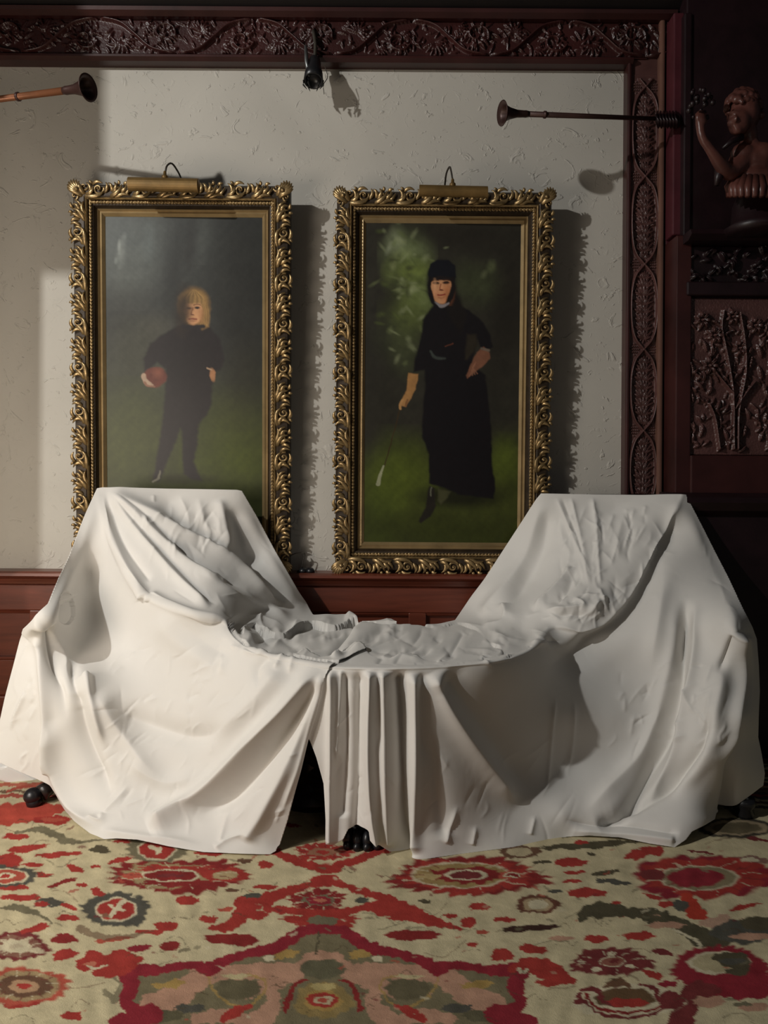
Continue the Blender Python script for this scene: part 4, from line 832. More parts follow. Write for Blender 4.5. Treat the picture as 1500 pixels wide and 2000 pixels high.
# outlines, veins and worn patches drawn into the weave
vr2 = np.random.default_rng(8)
for (T, x, y, rx, ry) in ((A, 700, 434, 250, 58), (B, 325, 436, 280, 68), (B, 1250, 438, 250, 76), (B, 885, 772, 140, 48), (A, 1245, 530, 100, 40), (A, 95, 868, 150, 64), (A, 60, 712, 110, 48), (A, 1260, 340, 100, 32)):
    for k in range(16):
        a = 2 * math.pi * k / 16 + 0.1
        p0, p1 = T(x + rx * 0.62 * math.cos(a), y + ry * 0.62 * math.sin(a)), T(x + rx * 0.93 * math.cos(a + 0.06), y + ry * 0.93 * math.sin(a + 0.06))
        s.stroke([p0, p1], 0.8, CRM if k % 2 else MAR, 0.7, 0.75)
for k in range(150):
    x, y = vr2.uniform(-20, 1520), vr2.uniform(1600, 2000); rx = vr2.uniform(3, 9)
    s.blob(x, y, rx, rx * 0.4, (CRM, RUST, MAR, OLI, SAL)[k % 5], vr2.uniform(-.6, .6), 0.4, 6, 0.25, 0.65, vr2.uniform(0, 6))
for k in range(60):
    x, y = vr2.uniform(-20, 1520), vr2.uniform(1600, 2000); l = vr2.uniform(12, 50)
    s.stroke([(x, y), (x + l * .3, y - vr2.uniform(2, 9)), (x + l * .7, y + vr2.uniform(-4, 6)), (x + l, y - vr2.uniform(-6, 8))], 0.7, (96, 80, 56), 0.7, 0.7)
s.noise(0.12, 0.09, 4); s.noise(0.07, 0.4, 9)
# weave streaks: abrash of the wool itself
rr = np.random.default_rng(2); n = np.zeros(s.x.size)
for k in range(10): n += np.sin(YY.ravel() * rr.uniform(20, 200) + rr.uniform(0, 6) + 0.6 * np.sin(XX.ravel() * rr.uniform(1, 8))) / 10
s.c *= (1 + 0.10 * n)[:, None]
s.c = 0.86 * s.c + 0.14 * (s.c @ np.array([0.25, 0.65, 0.10]))[:, None]
crp = quadmesh('carpet', np.stack([XX, YY, 0 * XX + CZ], -1).reshape(-1, 3), grid_quads(len(ys), len(xs))[:, ::-1], M['carpet'], None, False, False, {'paint': np.clip(s.c * 0.84, 0, 1)})
tag(crp, 'large cream carpet with red floral palmettes and a green medallion', 'carpet')
so = crp.modifiers.new('pile', 'SOLIDIFY'); so.thickness = 0.008; so.offset = -1

# ------------------------------------------------------------------ draped cloth: one depth field shared by the two sheets
def fl(x, y, k=0.992): return F * 1.0 / V_(x, y) * k            # a point resting on the carpet
def hz(x, y, z): return F * (1.0 - z) / V_(x, y)                # a point at height z
RIDGE = np.array([(100, 700), (190, 955), (214, 1040), (246, 1120), (290, 1168), (372, 1199), (440, 1214), (456, 1242), (500, 1270), (560, 1287), (640, 1301), (720, 1304), (800, 1304), (900, 1298), (985, 1287), (1040, 1266), (1062, 1238), (1080, 1224), (1131, 1232), (1179, 1219), (1240, 1150), (1283, 1063), (1334, 964), (1420, 700)], float)
RD = {(190, 955): 2.70, (214, 1040): 2.60, (246, 1120): 2.50, (290, 1168): 2.41, (372, 1199): 2.30, (440, 1214): 2.30, (456, 1242): 2.24, (500, 1270): 2.15, (560, 1287): 2.085, (640, 1301): 2.03, (720, 1304): 2.005, (800, 1304): 2.005, (900, 1298): 2.04, (985, 1287): 2.10, (1040, 1266): 2.24, (1062, 1238): 2.36, (1080, 1224): 2.41, (1131, 1232): 2.38, (1179, 1219): 2.40, (1240, 1150): 2.48, (1283, 1063): 2.58, (1334, 964): 2.70}
shared = [(x, y, d) for (x, y), d in RD.items()]
front = shared + [(140, 1080, 2.55), (85, 1207, 2.30), (46, 1240, 2.38), (22, 1330, 2.36), (0, 1420, 2.34), (-8, 1485, 2.32), (45, 1500, 2.30), (95, 1532, 2.28), (140, 1590, 2.22), (180, 1625, fl(180, 1625)), (215, 1640, fl(215, 1640)), (300, 1655, fl(300, 1655)), (400, 1666, fl(400, 1666)), (530, 1668, fl(530, 1668)), (545, 1650, 2.03),
    (180, 1120, 2.64), (170, 1200, 2.59), (225, 1200, 2.54), (150, 1270, 2.48), (205, 1280, 2.46), (168, 1320, 2.31), (95, 1300, 2.32), (100, 1400, 2.27), (260, 1330, 2.34), (340, 1290, 2.32), (420, 1300, 2.22), (500, 1330, 2.10), (590, 1340, 2.035), (250, 1430, 2.27), (340, 1450, 2.22), (433, 1500, 2.12), (520, 1450, 2.06), (570, 1500, 2.02), (300, 1560, 2.17), (200, 1500, 2.22), (420, 1600, 2.09), (500, 1590, 2.03),
    (605, 1440, 2.03), (632, 1530, 2.03), (640, 1645, 2.02), (700, 1400, 2.005), (700, 1530, 2.01), (700, 1640, 2.01), (770, 1664, fl(770, 1664)), (800, 1400, 2.0), (800, 1530, 1.995), (800, 1676, fl(800, 1676)), (900, 1400, 2.045), (900, 1530, 2.04), (900, 1668, fl(900, 1668)), (1000, 1380, 2.15), (1000, 1500, 2.15), (1000, 1590, 2.11), (1000, 1655, fl(1000, 1655)), (1100, 1300, 2.36), (1100, 1400, 2.26), (1100, 1500, 2.26), (1100, 1590, 2.13), (1100, 1635, fl(1100, 1635)),
    (1200, 1300, 2.39), (1200, 1400, 2.32), (1200, 1500, 2.27), (1200, 1590, 2.14), (1200, 1640, fl(1200, 1640)), (1320, 1655, fl(1320, 1655)), (1380, 1600, 2.14), (1300, 1150, 2.50), (1300, 1250, 2.38), (1300, 1400, 2.30), (1300, 1520, 2.22), (1370, 1130, 2.52), (1420, 1120, 2.56), (1385, 1250, 2.32), (1442, 1232, 2.24), (1476, 1240, 2.36), (1400, 1350, 2.22), (1400, 1480, 2.15), (1445, 1400, 2.20), (1482, 1340, 2.34), (1486, 1450, 2.32), (1493, 1515, 2.28), (1460, 1565, 2.24), (1400, 1592, 2.20)]
upper = shared + [(600, 1250, hz(600, 1250, .5)), (700, 1250, hz(700, 1250, .5)), (800, 1250, hz(800, 1250, .5)), (900, 1250, hz(900, 1250, .5)), (980, 1245, hz(980, 1245, .505)), (700, 1280, hz(700, 1280, .5)), (860, 1280, hz(860, 1280, .5)), (600, 1275, hz(600, 1275, .5)), (610, 1205, 2.72), (690, 1211, 2.70), (750, 1215, 2.66), (820, 1218, 2.65), (890, 1211, 2.71), (540, 1230, hz(540, 1230, .505)), (500, 1215, hz(500, 1215, .52)),
    (330, 957, 2.73), (470, 958, 2.76), (330, 985, 2.715), (440, 985, 2.74), (300, 1020, 2.63), (280, 1080, 2.53), (340, 1110, 2.50), (360, 1000, 2.70), (400, 1060, 2.66), (400, 1130, 2.48), (330, 1160, 2.42), (440, 1160, 2.45), (430, 1050, 2.69), (470, 1060, 2.75), (500, 1150, 2.62), (500, 1100, 2.76), (545, 1190, 2.66), (540, 1083, 2.80), (580, 1150, 2.78), (570, 1200, 2.68),
    (1055, 965, 2.76), (1200, 965, 2.74), (1280, 965, 2.72), (1200, 990, 2.725), (1080, 990, 2.745), (1150, 1050, 2.66), (1220, 1050, 2.64), (1120, 1130, 2.56), (1190, 1130, 2.52), (1090, 1190, 2.44), (1150, 1190, 2.42), (1040, 1130, 2.68), (1000, 1110, 2.75), (970, 1090, 2.81), (930, 1150, 2.80), (940, 1205, 2.66), (1000, 1200, 2.52), (1020, 1235, hz(1020, 1235, .51))]
def tps_fit(pts, lam=2e-5):
    p = np.array(pts); X = p[:, :2] / 1000.0; q_ = 1.0 / p[:, 2]; n = len(p)
    r2 = ((X[:, None] - X[None]) ** 2).sum(-1); K = 0.5 * r2 * np.log(r2 + 1e-12) + lam * np.eye(n)
    Pm = np.c_[np.ones(n), X]; Amat = np.block([[K, Pm], [Pm.T, np.zeros((3, 3))]])
    w = np.linalg.solve(Amat, np.r_[q_, 0, 0, 0])
    def ev(x, y):
        out = np.empty(x.size); xf, yf = x.ravel() / 1000.0, y.ravel() / 1000.0
        for a in range(0, x.size, 20000):
            xx, yy = xf[a:a + 20000], yf[a:a + 20000]
            rr = (xx[:, None] - X[None, :, 0]) ** 2 + (yy[:, None] - X[None, :, 1]) ** 2
            out[a:a + 20000] = (0.5 * rr * np.log(rr + 1e-12)) @ w[:n] + w[n] + w[n + 1] * xx + w[n + 2] * yy
        return 1.0 / out.reshape(x.shape)
    return ev
tF, tU = tps_fit(front), tps_fit(upper)
def line_coords(x, y, pts, n=None):
    """distance (signed, + to the left-hand/upper side of the direction), arc parameter 0..1"""
    p = spline(pts, n or max(8, 6 * len(pts)))
    L = np.r_[0, np.cumsum(np.linalg.norm(np.diff(p, axis=0), axis=1))]
    best = np.full(x.shape, 1e9); sd = np.zeros(x.shape); tt = np.zeros(x.shape)
    for k in range(len(p) - 1):
        a, b_ = p[k], p[k + 1]; ab = b_ - a; l = math.hypot(*ab) + 1e-9
        t = np.clip(((x - a[0]) * ab[0] + (y - a[1]) * ab[1]) / (l * l), 0, 1)
        dx, dy = x - a[0] - t * ab[0], y - a[1] - t * ab[1]; d = np.hypot(dx, dy)
        m = d < best; best = np.where(m, d, best)
        sd = np.where(m, np.sign(ab[0] * (-(y - a[1])) + ab[1] * (x - a[0])) * d, sd); tt = np.where(m, (L[k] + t * l) / L[-1], tt)
    return sd, tt
# folds: (points, half-width px, height m [+ towards viewer], kind, taper at start, taper at end)
# kind 'r' ridge, 's' step: raised on the right-hand side of the direction of travel with a soft return
FOLDS = [
 # ---- left sheet: rays from the high corner
 ([(192, 957), (140, 1080), (86, 1208)], 16, 0.030, 'r', .05, .0),
 ([(200, 962), (222, 1050), (284, 1170)], 9, 0.020, 'r', .1, .02),
 ([(205, 962), (240, 1060), (296, 1140)], 7, -0.014, 'r', .1, .1),
 ([(210, 964), (303, 1080), (373, 1154), (412, 1189)], 9, 0.018, 'r', .12, .1),
 ([(213, 964), (315, 1076), (388, 1152), (425, 1186)], 7, -0.014, 'r', .15, .1),
 ([(208, 959), (277, 1020), (355, 1093), (412, 1128), (468, 1163), (576, 1219)], 10, 0.020, 'r', .1, .08),
 ([(214, 958), (283, 1010), (365, 1084), (425, 1122), (480, 1156)], 7, -0.013, 'r', .15, .1),
 ([(204, 957), (260, 989), (347, 1037), (446, 1089), (498, 1141), (546, 1189)], 15, 0.030, 'r', .08, .1),
 ([(300, 990), (360, 1024), (455, 1078), (520, 1140), (560, 1185)], 12, -0.024, 'r', .2, .1),
 ([(405, 1126), (450, 1150), (495, 1180), (540, 1205)], 8, -0.014, 'r', .2, .2),
 ([(412, 1122), (430, 1130), (443, 1138)], 5, 0.008, 'r', .3, .3),
 ([(430, 970), (436, 1010), (446, 1085)], 12, 0.022, 'r', .15, .2),
 ([(452, 985), (470, 1050), (500, 1120)], 16, -0.022, 'r', .2, .2),
 ([(472, 962), (510, 1050), (560, 1140), (606, 1200)], 16, 0.016, 'r', .05, .1),
 ([(350, 965), (365, 1000), (372, 1040)], 7, 0.006, 'r', .3, .3), ([(300, 966), (300, 985)], 4, 0.004, 'r', .3, .3), ([(388, 968), (396, 1010), (410, 1050)], 8, 0.007, 'r', .3, .3),
 ([(290, 1158), (330, 1182), (390, 1204), (446, 1216)], 8, 0.014, 'r', .1, .2),
 ([(288, 1162), (292, 1176)], 6, 0.010, 'r', .3, .3),
 ([(303, 1197), (347, 1249), (433, 1310)], 26, 0.014, 'r', .25, .3),
 ([(330, 1190), (372, 1235), (470, 1300)], 20, -0.010, 'r', .3, .3),
 # dark crumple on the seat
 ([(452, 1206), (470, 1232), (505, 1262)], 13, -0.030, 'r', .2, .3), ([(480, 1200), (520, 1214), (560, 1228)], 7, 0.018, 'r', .3, .3), ([(500, 1198), (508, 1222), (530, 1262)], 7, 0.016, 'r', .2, .2), ([(530, 1225), (560, 1250), (590, 1262)], 9, 0.016, 'r', .3, .3), ([(560, 1235), (600, 1222), (660, 1212)], 8, 0.02, 'r', .3, .3),
 ([(672, 1206), (690, 1212), (702, 1222)], 9, 0.030, 'r', .3, .3), ([(690, 1222), (662, 1262), (646, 1288)], 9, 0.022, 'r', .2, .2), ([(760, 1218), (720, 1250), (672, 1284)], 10, 0.024, 'r', .2, .3), ([(800, 1234), (740, 1256), (690, 1278)], 5, 0.010, 'r', .2, .3), ([(742, 1235), (700, 1262), (660, 1288)], 6, -0.012, 'r', .2, .2),
 ([(470, 1268), (500, 1278), (524, 1276)], 6, 0.014, 'r', .3, .3), ([(552, 1272), (548, 1290), (540, 1312)], 6, 0.012, 'r', .1, .4), ([(570, 1276), (572, 1296), (566, 1320)], 6, 0.009, 'r', .1, .4), ([(524, 1282), (505, 1310), (515, 1345)], 9, -0.010, 'r', .1, .4), ([(432, 1270), (436, 1300), (440, 1325)], 7, 0.006, 'r', .3, .4),
 # left arm
 ([(84, 1208), (60, 1226), (46, 1240)], 12, 0.020, 'r', .1, .1), ([(74, 1238), (84, 1300), (94, 1390), (102, 1514)], 8, 0.022, 'r', .08, .05), ([(64, 1242), (40, 1300), (24, 1350)], 5, 0.008, 'r', .2, .3), ([(86, 1215), (98, 1260), (112, 1330), (130, 1420)], 12, -0.026, 'r', .05, .4), ([(100, 1228), (126, 1290), (140, 1345)], 7, 0.010, 'r', .1, .3), ([(140, 1290), (142, 1330), (155, 1385)], 11, -0.022, 'r', .2, .3),
 ([(166, 1316), (172, 1352), (186, 1400), (206, 1462)], 8, 0.022, 'r', .05, .3), ([(182, 1352), (220, 1410), (270, 1470), (330, 1530)], 22, 0.016, 'r', .15, .3), ([(150, 1345), (160, 1420), (190, 1500), (225, 1570)], 18, -0.020, 'r', .2, .3), ([(104, 1400), (112, 1500), (150, 1580), (200, 1625)], 14, 0.018, 'r', .2, .15), ([(60, 1330), (46, 1370), (26, 1410)], 4, 0.006, 'r', .2, .2), ([(55, 1350), (36, 1392), (22, 1428)], 4, 0.006, 'r', .2, .2),
 ([(208, 1380), (300, 1420), (390, 1440), (470, 1400)], 22, -0.016, 'r', .3, .3), ([(230, 1480), (330, 1530), (420, 1500)], 20, 0.012, 'r', .3, .3),
 # rays from the seat corner, left sheet
 ([(630, 1306), (540, 1405), (433, 1522), (330, 1600), (288, 1622)], 17, 0.030, 'r', .1, .06), ([(634, 1312), (562, 1420), (470, 1540), (380, 1600)], 18, -0.022, 'r', .12, .2), ([(638, 1306), (600, 1400), (560, 1500), (478, 1648)], 12, 0.020, 'r', .08, .05), ([(560, 1300), (500, 1370), (420, 1440), (370, 1470)], 24, 0.014, 'r', .15, .4), ([(640, 1310), (612, 1400), (585, 1490), (545, 1600)], 6, 0.008, 'r', .1, .2),
 ([(205, 1586), (200, 1605), (180, 1595)], 6, 0.014, 'r', .2, .2), ([(205, 1590), (240, 1550), (252, 1530)], 4, 0.007, 'r', .1, .4), ([(420, 1660), (450, 1640), (480, 1628)], 5, 0.009, 'r', .1, .2), ([(432, 1648), (445, 1600), (450, 1570)], 5, 0.008, 'r', .1, .4), ([(190, 1622), (290, 1640), (400, 1652)], 9, 0.012, 'r', .2, .3),
 # ---- right sheet: hanging pleats
 ([(650, 1306), (648, 1450), (646, 1640)], 8, 0.026, 'r', .05, 0), ([(674, 1308), (676, 1450), (668, 1600)], 7, -0.018, 'r', .08, .05), ([(668, 1306), (664, 1380), (658, 1500)], 5, 0.010, 'r', .05, .2), ([(700, 1306), (698, 1450), (694, 1620)], 10, -0.024, 'r', .08, 0), ([(724, 1306), (722, 1450), (728, 1640)], 9, 0.034, 'r', .05, 0), ([(748, 1306), (750, 1400), (756, 1640)], 10, 0.022, 'r', .05, 0), ([(736, 1310), (742, 1400), (744, 1480)], 5, -0.008, 'r', .1, .3),
 ([(779, 1306), (786, 1400), (788, 1520), (790, 1660)], 12, -0.056, 'r', .07, 0), ([(806, 1312), (808, 1420), (806, 1560), (806, 1672)], 12, 0.030, 'r', .06, .05), ([(826, 1310), (822, 1400), (830, 1500)], 10, -0.014, 'r', .1, .3), ([(842, 1312), (880, 1390), (930, 1470), (1015, 1580)], 18, 0.030, 'r', .08, .2), ([(862, 1312), (925, 1390), (990, 1480), (1050, 1560)], 26, -0.022, 'r', .1, .25), ([(845, 1420), (852, 1520), (870, 1640)], 16, -0.012, 'r', .3, .1),
 ([(1086, 1358), (1078, 1420), (1067, 1549)], 4, 0.006, 'r', .2, .2), ([(1122, 1366), (1118, 1440), (1108, 1520)], 5, 0.006, 'r', .2, .3), ([(870, 1650), (884, 1600), (896, 1570)], 5, 0.008, 'r', .1, .4), ([(922, 1652), (930, 1610)], 5, 0.006, 'r', .1, .4), ([(1035, 1632), (1046, 1590)], 5, 0.006, 'r', .1, .4),
 # right sheet: shadowed hollow under the diagonal ridge
 ([(1326, 985), (1290, 1090), (1225, 1195), (1150, 1262), (1060, 1308)], 26, -0.060, 'r', .12, .25), ([(1334, 966), (1284, 1062), (1240, 1148), (1180, 1217), (1128, 1233)], 9, 0.016, 'r', .06, .1), ([(1310, 1045), (1294, 1140), (1280, 1250), (1270, 1320)], 22, 0.022, 'r', .2, .3),
 ([(1340, 1165), (1331, 1280), (1312, 1375), (1283, 1475), (1218, 1583), (1165, 1614)], 13, -0.048, 'r', .12, .06), ([(1330, 1160), (1318, 1270), (1290, 1390), (1240, 1490), (1140, 1590)], 16, 0.022, 'r', .15, .15), ([(1360, 1170), (1354, 1280), (1338, 1372), (1318, 1470), (1262, 1570)], 10, 0.018, 'r', .15, .1),
 ([(1385, 1380), (1370, 1453), (1314, 1527), (1222, 1583)], 13, -0.034, 'r', .2, .1), ([(1412, 1290), (1396, 1400), (1372, 1480), (1310, 1560)], 15, 0.022, 'r', .2, .2), ([(1340, 968), (1376, 1080), (1440, 1230)], 18, 0.014, 'r', .1, .1), ([(1360, 1040), (1395, 1130), (1430, 1210)], 16, -0.010, 'r', .3, .3),
 ([(1443, 1234), (1446, 1320), (1432, 1430), (1412, 1500)], 10, 0.030, 'r', .05, .25), ([(1434, 1240), (1414, 1290), (1400, 1320)], 8, -0.018, 'r', .1, .4), ([(1456, 1245), (1458, 1340), (1440, 1450), (1418, 1580)], 9, -0.040, 'r', .1, 0), ([(1462, 1236), (1470, 1300), (1468, 1380)], 7, 0.014, 'r', .1, .3), ([(1390, 1340), (1380, 1400), (1360, 1440)], 6, 0.008, 'r', .3, .3), ([(1337, 1345), (1350, 1380), (1358, 1398)], 5, 0.010, 'r', .2, .3),
 ([(1100, 1600), (1160, 1612), (1230, 1612), (1330, 1628)], 7, -0.012, 'r', .2, .1), ([(1110, 1622), (1200, 1628), (1320, 1642)], 8, 0.012, 'r', .2, .05),
 # right back panel
 ([(1058, 972), (1023, 1093), (937, 1212)], 14, 0.020, 'r', .08, .1), ([(1072, 985), (1046, 1090), (985, 1190)], 20, -0.026, 'r', .15, .25), ([(1086, 968), (1120, 1050), (1149, 1112), (1153, 1145)], 5, 0.010, 'r', .1, .15), ([(1096, 968), (1128, 1050), (1157, 1140)], 4, -0.007, 'r', .1, .15), ([(1115, 968), (1136, 1060), (1150, 1146)], 5, 0.009, 'r', .1, .15), ([(1158, 968), (1166, 1050), (1173, 1145)], 5, 0.009, 'r', .1, .1), ([(1166, 1060), (1158, 1060)], 4, 0.004, 'r', .3, .3),
 ([(1119, 1106), (1085, 1150), (1040, 1195)], 7, 0.018, 'r', .1, .2), ([(1126, 1112), (1100, 1160), (1062, 1182)], 9, -0.016, 'r', .2, .3), ([(1170, 1145), (1182, 1180), (1196, 1198)], 5, 0.008, 'r', .2, .3), ([(1060, 1192), (1110, 1188), (1150, 1182)], 6, 0.012, 'r', .3, .3), ([(1070, 1204), (1120, 1200), (1180, 1206)], 8, -0.012, 'r', .3, .3), ([(1120, 1166), (1140, 1180), (1130, 1192)], 5, 0.010, 'r', .3, .3),
 ([(984, 1178), (990, 1200), (975, 1218), (940, 1224)], 7, 0.020, 'r', .1, .2), ([(860, 1222), (900, 1220), (960, 1228)], 6, 0.012, 'r', .2, .3), ([(905, 1232), (890, 1260), (872, 1288)], 5, 0.012, 'r', .1, .2), ([(960, 1240), (1000, 1252), (1032, 1252)], 6, 0.012, 'r', .2, .3), ([(900, 1262), (960, 1262), (1020, 1264)], 6, 0.010, 'r', .3, .3), ([(865, 1262), (880, 1275), (890, 1286)], 4, 0.008, 'r', .3, .3), ([(720, 1268), (780, 1280), (830, 1292)], 5, 0.010, 'r', .2, .3),
 ([(1110, 1002), (1126, 1030)], 5, 0.005, 'r', .3, .3), ([(1090, 1010), (1098, 1050), (1120, 1090)], 8, 0.008, 'r', .3, .3), ([(1200, 1000), (1186, 1040)], 5, 0.005, 'r', .3, .3), ([(1240, 990), (1228, 1030)], 5, 0.005, 'r', .3, .3), ([(1262, 985), (1256, 1010)], 4, 0.004, 'r', .3, .3), ([(1220, 1000), (1206, 1060), (1210, 1100)], 9, 0.007, 'r', .3, .3),
]
fr = np.random.default_rng(21)
def scatter(x0, x1, y0, y1, n, w, h, ang, ln=(24, 70)):
    for _ in range(n):
        x, y = fr.uniform(x0, x1), fr.uniform(y0, y1); a = fr.normal(ang, 0.45); l = fr.uniform(*ln); k = fr.normal(0, 4)
        FOLDS.append(([(x, y), (x + l / 2 * math.cos(a) + k, y + l / 2 * math.sin(a)), (x + l * math.cos(a), y + l * math.sin(a))], fr.uniform(*w), fr.uniform(*h) * fr.choice([-1, 1, 1]), 'r', .4, .4))
scatter(270, 450, 975, 1060, 40, (2.5, 6), (.002, .005), 1.7)
scatter(1075, 1280, 980, 1170, 80, (2.5, 7), (.002, .006), 1.6)
scatter(230, 470, 1240, 1400, 40, (2.5, 6), (.0015, .004), 2.2)
scatter(200, 420, 1400, 1600, 40, (2.5, 5), (.0012, .0035), 2.2)
scatter(430, 620, 1330, 1600, 24, (2.5, 5), (.001, .003), 2.2)
scatter(470, 880, 1212, 1275, 60, (2.5, 7), (.004, .011), 2.8, (20, 60))
scatter(880, 1060, 1225, 1275, 24, (2.5, 6), (.003, .008), 0.2, (20, 70))
scatter(1060, 1190, 1150, 1215, 26, (2.5, 6), (.002, .007), 2.6, (16, 50))
scatter(1200, 1430, 1280, 1440, 44, (2.5, 6), (.0015, .005), 2.0)
scatter(650, 770, 1330, 1580, 24, (2, 4), (.001, .003), 1.5)
scatter(820, 1150, 1420, 1600, 22, (2.5, 5), (.0008, .0022), 2.0, (40, 100))
scatter(20, 90, 1260, 1470, 18, (2.5, 5), (.0015, .004), 2.0)
scatter(300, 520, 1040, 1180, 30, (2.5, 5), (.001, .003), 0.8)
scatter(1340, 1460, 1050, 1220, 10, (3, 6), (.001, .003), 1.2)
def tune(f):
    pts, w, h, kind, t0, t1 = f; c_ = np.mean(pts, axis=0)
    if 440 < c_[0] < 1060 and 1195 < c_[1] < 1292: w = max(w, 5.5)
    if c_[0] < 600 and c_[1] > 1330 and w >= 14: h *= 1.7
    return (pts, w, h, kind, t0, t1)
FOLDS = [tune(f) for f in FOLDS]
def fold_sum(x, y):
    out = np.zeros(x.shape)
    for pts, w, h, kind, t0, t1 in FOLDS:
        p = np.asarray(pts, float); m = 3 * w + 6
        i = np.nonzero((x > p[:, 0].min() - m) & (x < p[:, 0].max() + m) & (y > p[:, 1].min() - m) & (y < p[:, 1].max() + m))[0]
        if i.size == 0: continue
        sd, t = line_coords(x[i], y[i], pts, max(7, 5 * len(pts)))
        tap = (sst(0, t0, t) if t0 else 1.0) * (1 - sst(1 - t1, 1.0, t) if t1 else 1.0)
        u = sd / w
        # crisp-topped fold: rounder than a gaussian at its foot
        prof = np.exp(-np.abs(u) ** (1.6 if w > 7 else 1.15))
        out[i] += h * tap * prof
    seat = sst(430, 500, x) * (1 - sst(1010, 1070, x)) * sst(1195, 1212, y) * (1 - sst(1285, 1300, y))
    out *= 1 - 0.42 * seat
    for ol in ([(190, 955), (110, 1130), (48, 1226), (28, 1300), (2, 1405), (-8, 1484)], [(1340, 966), (1424, 1130), (1478, 1248), (1484, 1350), (1481, 1440), (1494, 1510)], [(472, 959), (540, 1083), (611, 1204)], [(889, 1211), (970, 1090), (1050, 966)]):
        sd, _ = line_coords(x, y, ol, 24); out *= 0.22 + 0.78 * sst(2, 30, np.abs(sd))
    for cx, cy in ((190, 955), (470, 958), (1056, 964), (1338, 965)):
        out *= 0.12 + 0.88 * sst(8, 75, np.hypot(x - cx, y - cy))
    return out
def base_depth(x, y):
    sd, _ = line_coords(x, y, RIDGE, 140)
    k = sst(-6, 6, sd)                              # 1 above / inside the ridge, 0 on the hanging front
    dF, dU = tF(x, y), tU(x, y)
    return dF + (dU - dF) * k
def cloth(x, y, lift=0.0):
    v = P(x, y, base_depth(x, y)); e = 2.5
    gx = P(x + e, y, base_depth(x + e, y)) - P(x - e, y, base_depth(x - e, y)); gy = P(x, y + e, base_depth(x, y + e)) - P(x, y - e, base_depth(x, y - e))
    n = np.cross(gx, gy); n /= np.linalg.norm(n, axis=1)[:, None] + 1e-12
    n *= np.where(n[:, 1:2] > 0, -1.0, 1.0)         # towards the viewer
    v = v + n * (fold_sum(x, y) + lift)[:, None]
    v[:, 2] = np.maximum(v[:, 2], 0.004)
    return v
def depth(x, y): return base_depth(x, y) - fold_sum(x, y)

LEFT = np.array([(190, 955), (200, 953), (330, 955), (462, 957), (472, 959), (500, 1008), (540, 1083), (580, 1155), (611, 1204), (650, 1204), (672, 1203), (690, 1210), (700, 1217), (742, 1216), (764, 1213), (790, 1228), (822, 1231), (812, 1238), (760, 1250), (712, 1274), (672, 1290), (645, 1304), (634, 1340), (620, 1392), (604, 1442), (580, 1530), (562, 1600), (546, 1650), (541, 1655), (538, 1663), (528, 1669), (470, 1668), (400, 1666), (330, 1656), (270, 1644), (230, 1640), (205, 1640), (180, 1630), (150, 1606), (132, 1582), (118, 1552), (102, 1533), (60, 1515), (20, 1498), (-10, 1484), (-8, 1440), (2, 1405), (12, 1360), (28, 1300), (40, 1252), (48, 1226), (70, 1206), (88, 1184), (110, 1130), (140, 1066)], float)
RIGHT = np.array([(700, 1216), (752, 1217), (800, 1219), (830, 1222), (870, 1216), (889, 1211), (930, 1150), (970, 1090), (1010, 1030), (1046, 975), (1056, 963), (1200, 965), (1328, 965), (1340, 966), (1362, 1010), (1396, 1076), (1424, 1130), (1452, 1190), (1470, 1225), (1478, 1248), (1482, 1300), (1484, 1350), (1482, 1400), (1481, 1440), (1488, 1474), (1494, 1510), (1491, 1534), (1470, 1550), (1440, 1572), (1425, 1580), (1400, 1588), (1396, 1600), (1376, 1612), (1352, 1624), (1340, 1640), (1318, 1655), (1270, 1648), (1210, 1636), (1150, 1632), (1110, 1634), (1070, 1642), (1000, 1655), (900, 1668), (830, 1678), (806, 1679), (780, 1672), (762, 1664), (742, 1650), (720, 1636), (719, 1618), (700, 1616), (680, 1620), (670, 1640), (654, 1648), (637, 1648), (637, 1600), (632, 1530), (618, 1480), (603, 1440), (612, 1380), (628, 1330), (636, 1300), (650, 1275), (680, 1240)], float)
def is_back(x, y):          # boundary that turns over the top or round the ends
    hem = (y > 1470) | ((x > 590) & (x < 830) & (y > 1228))
    return ~hem
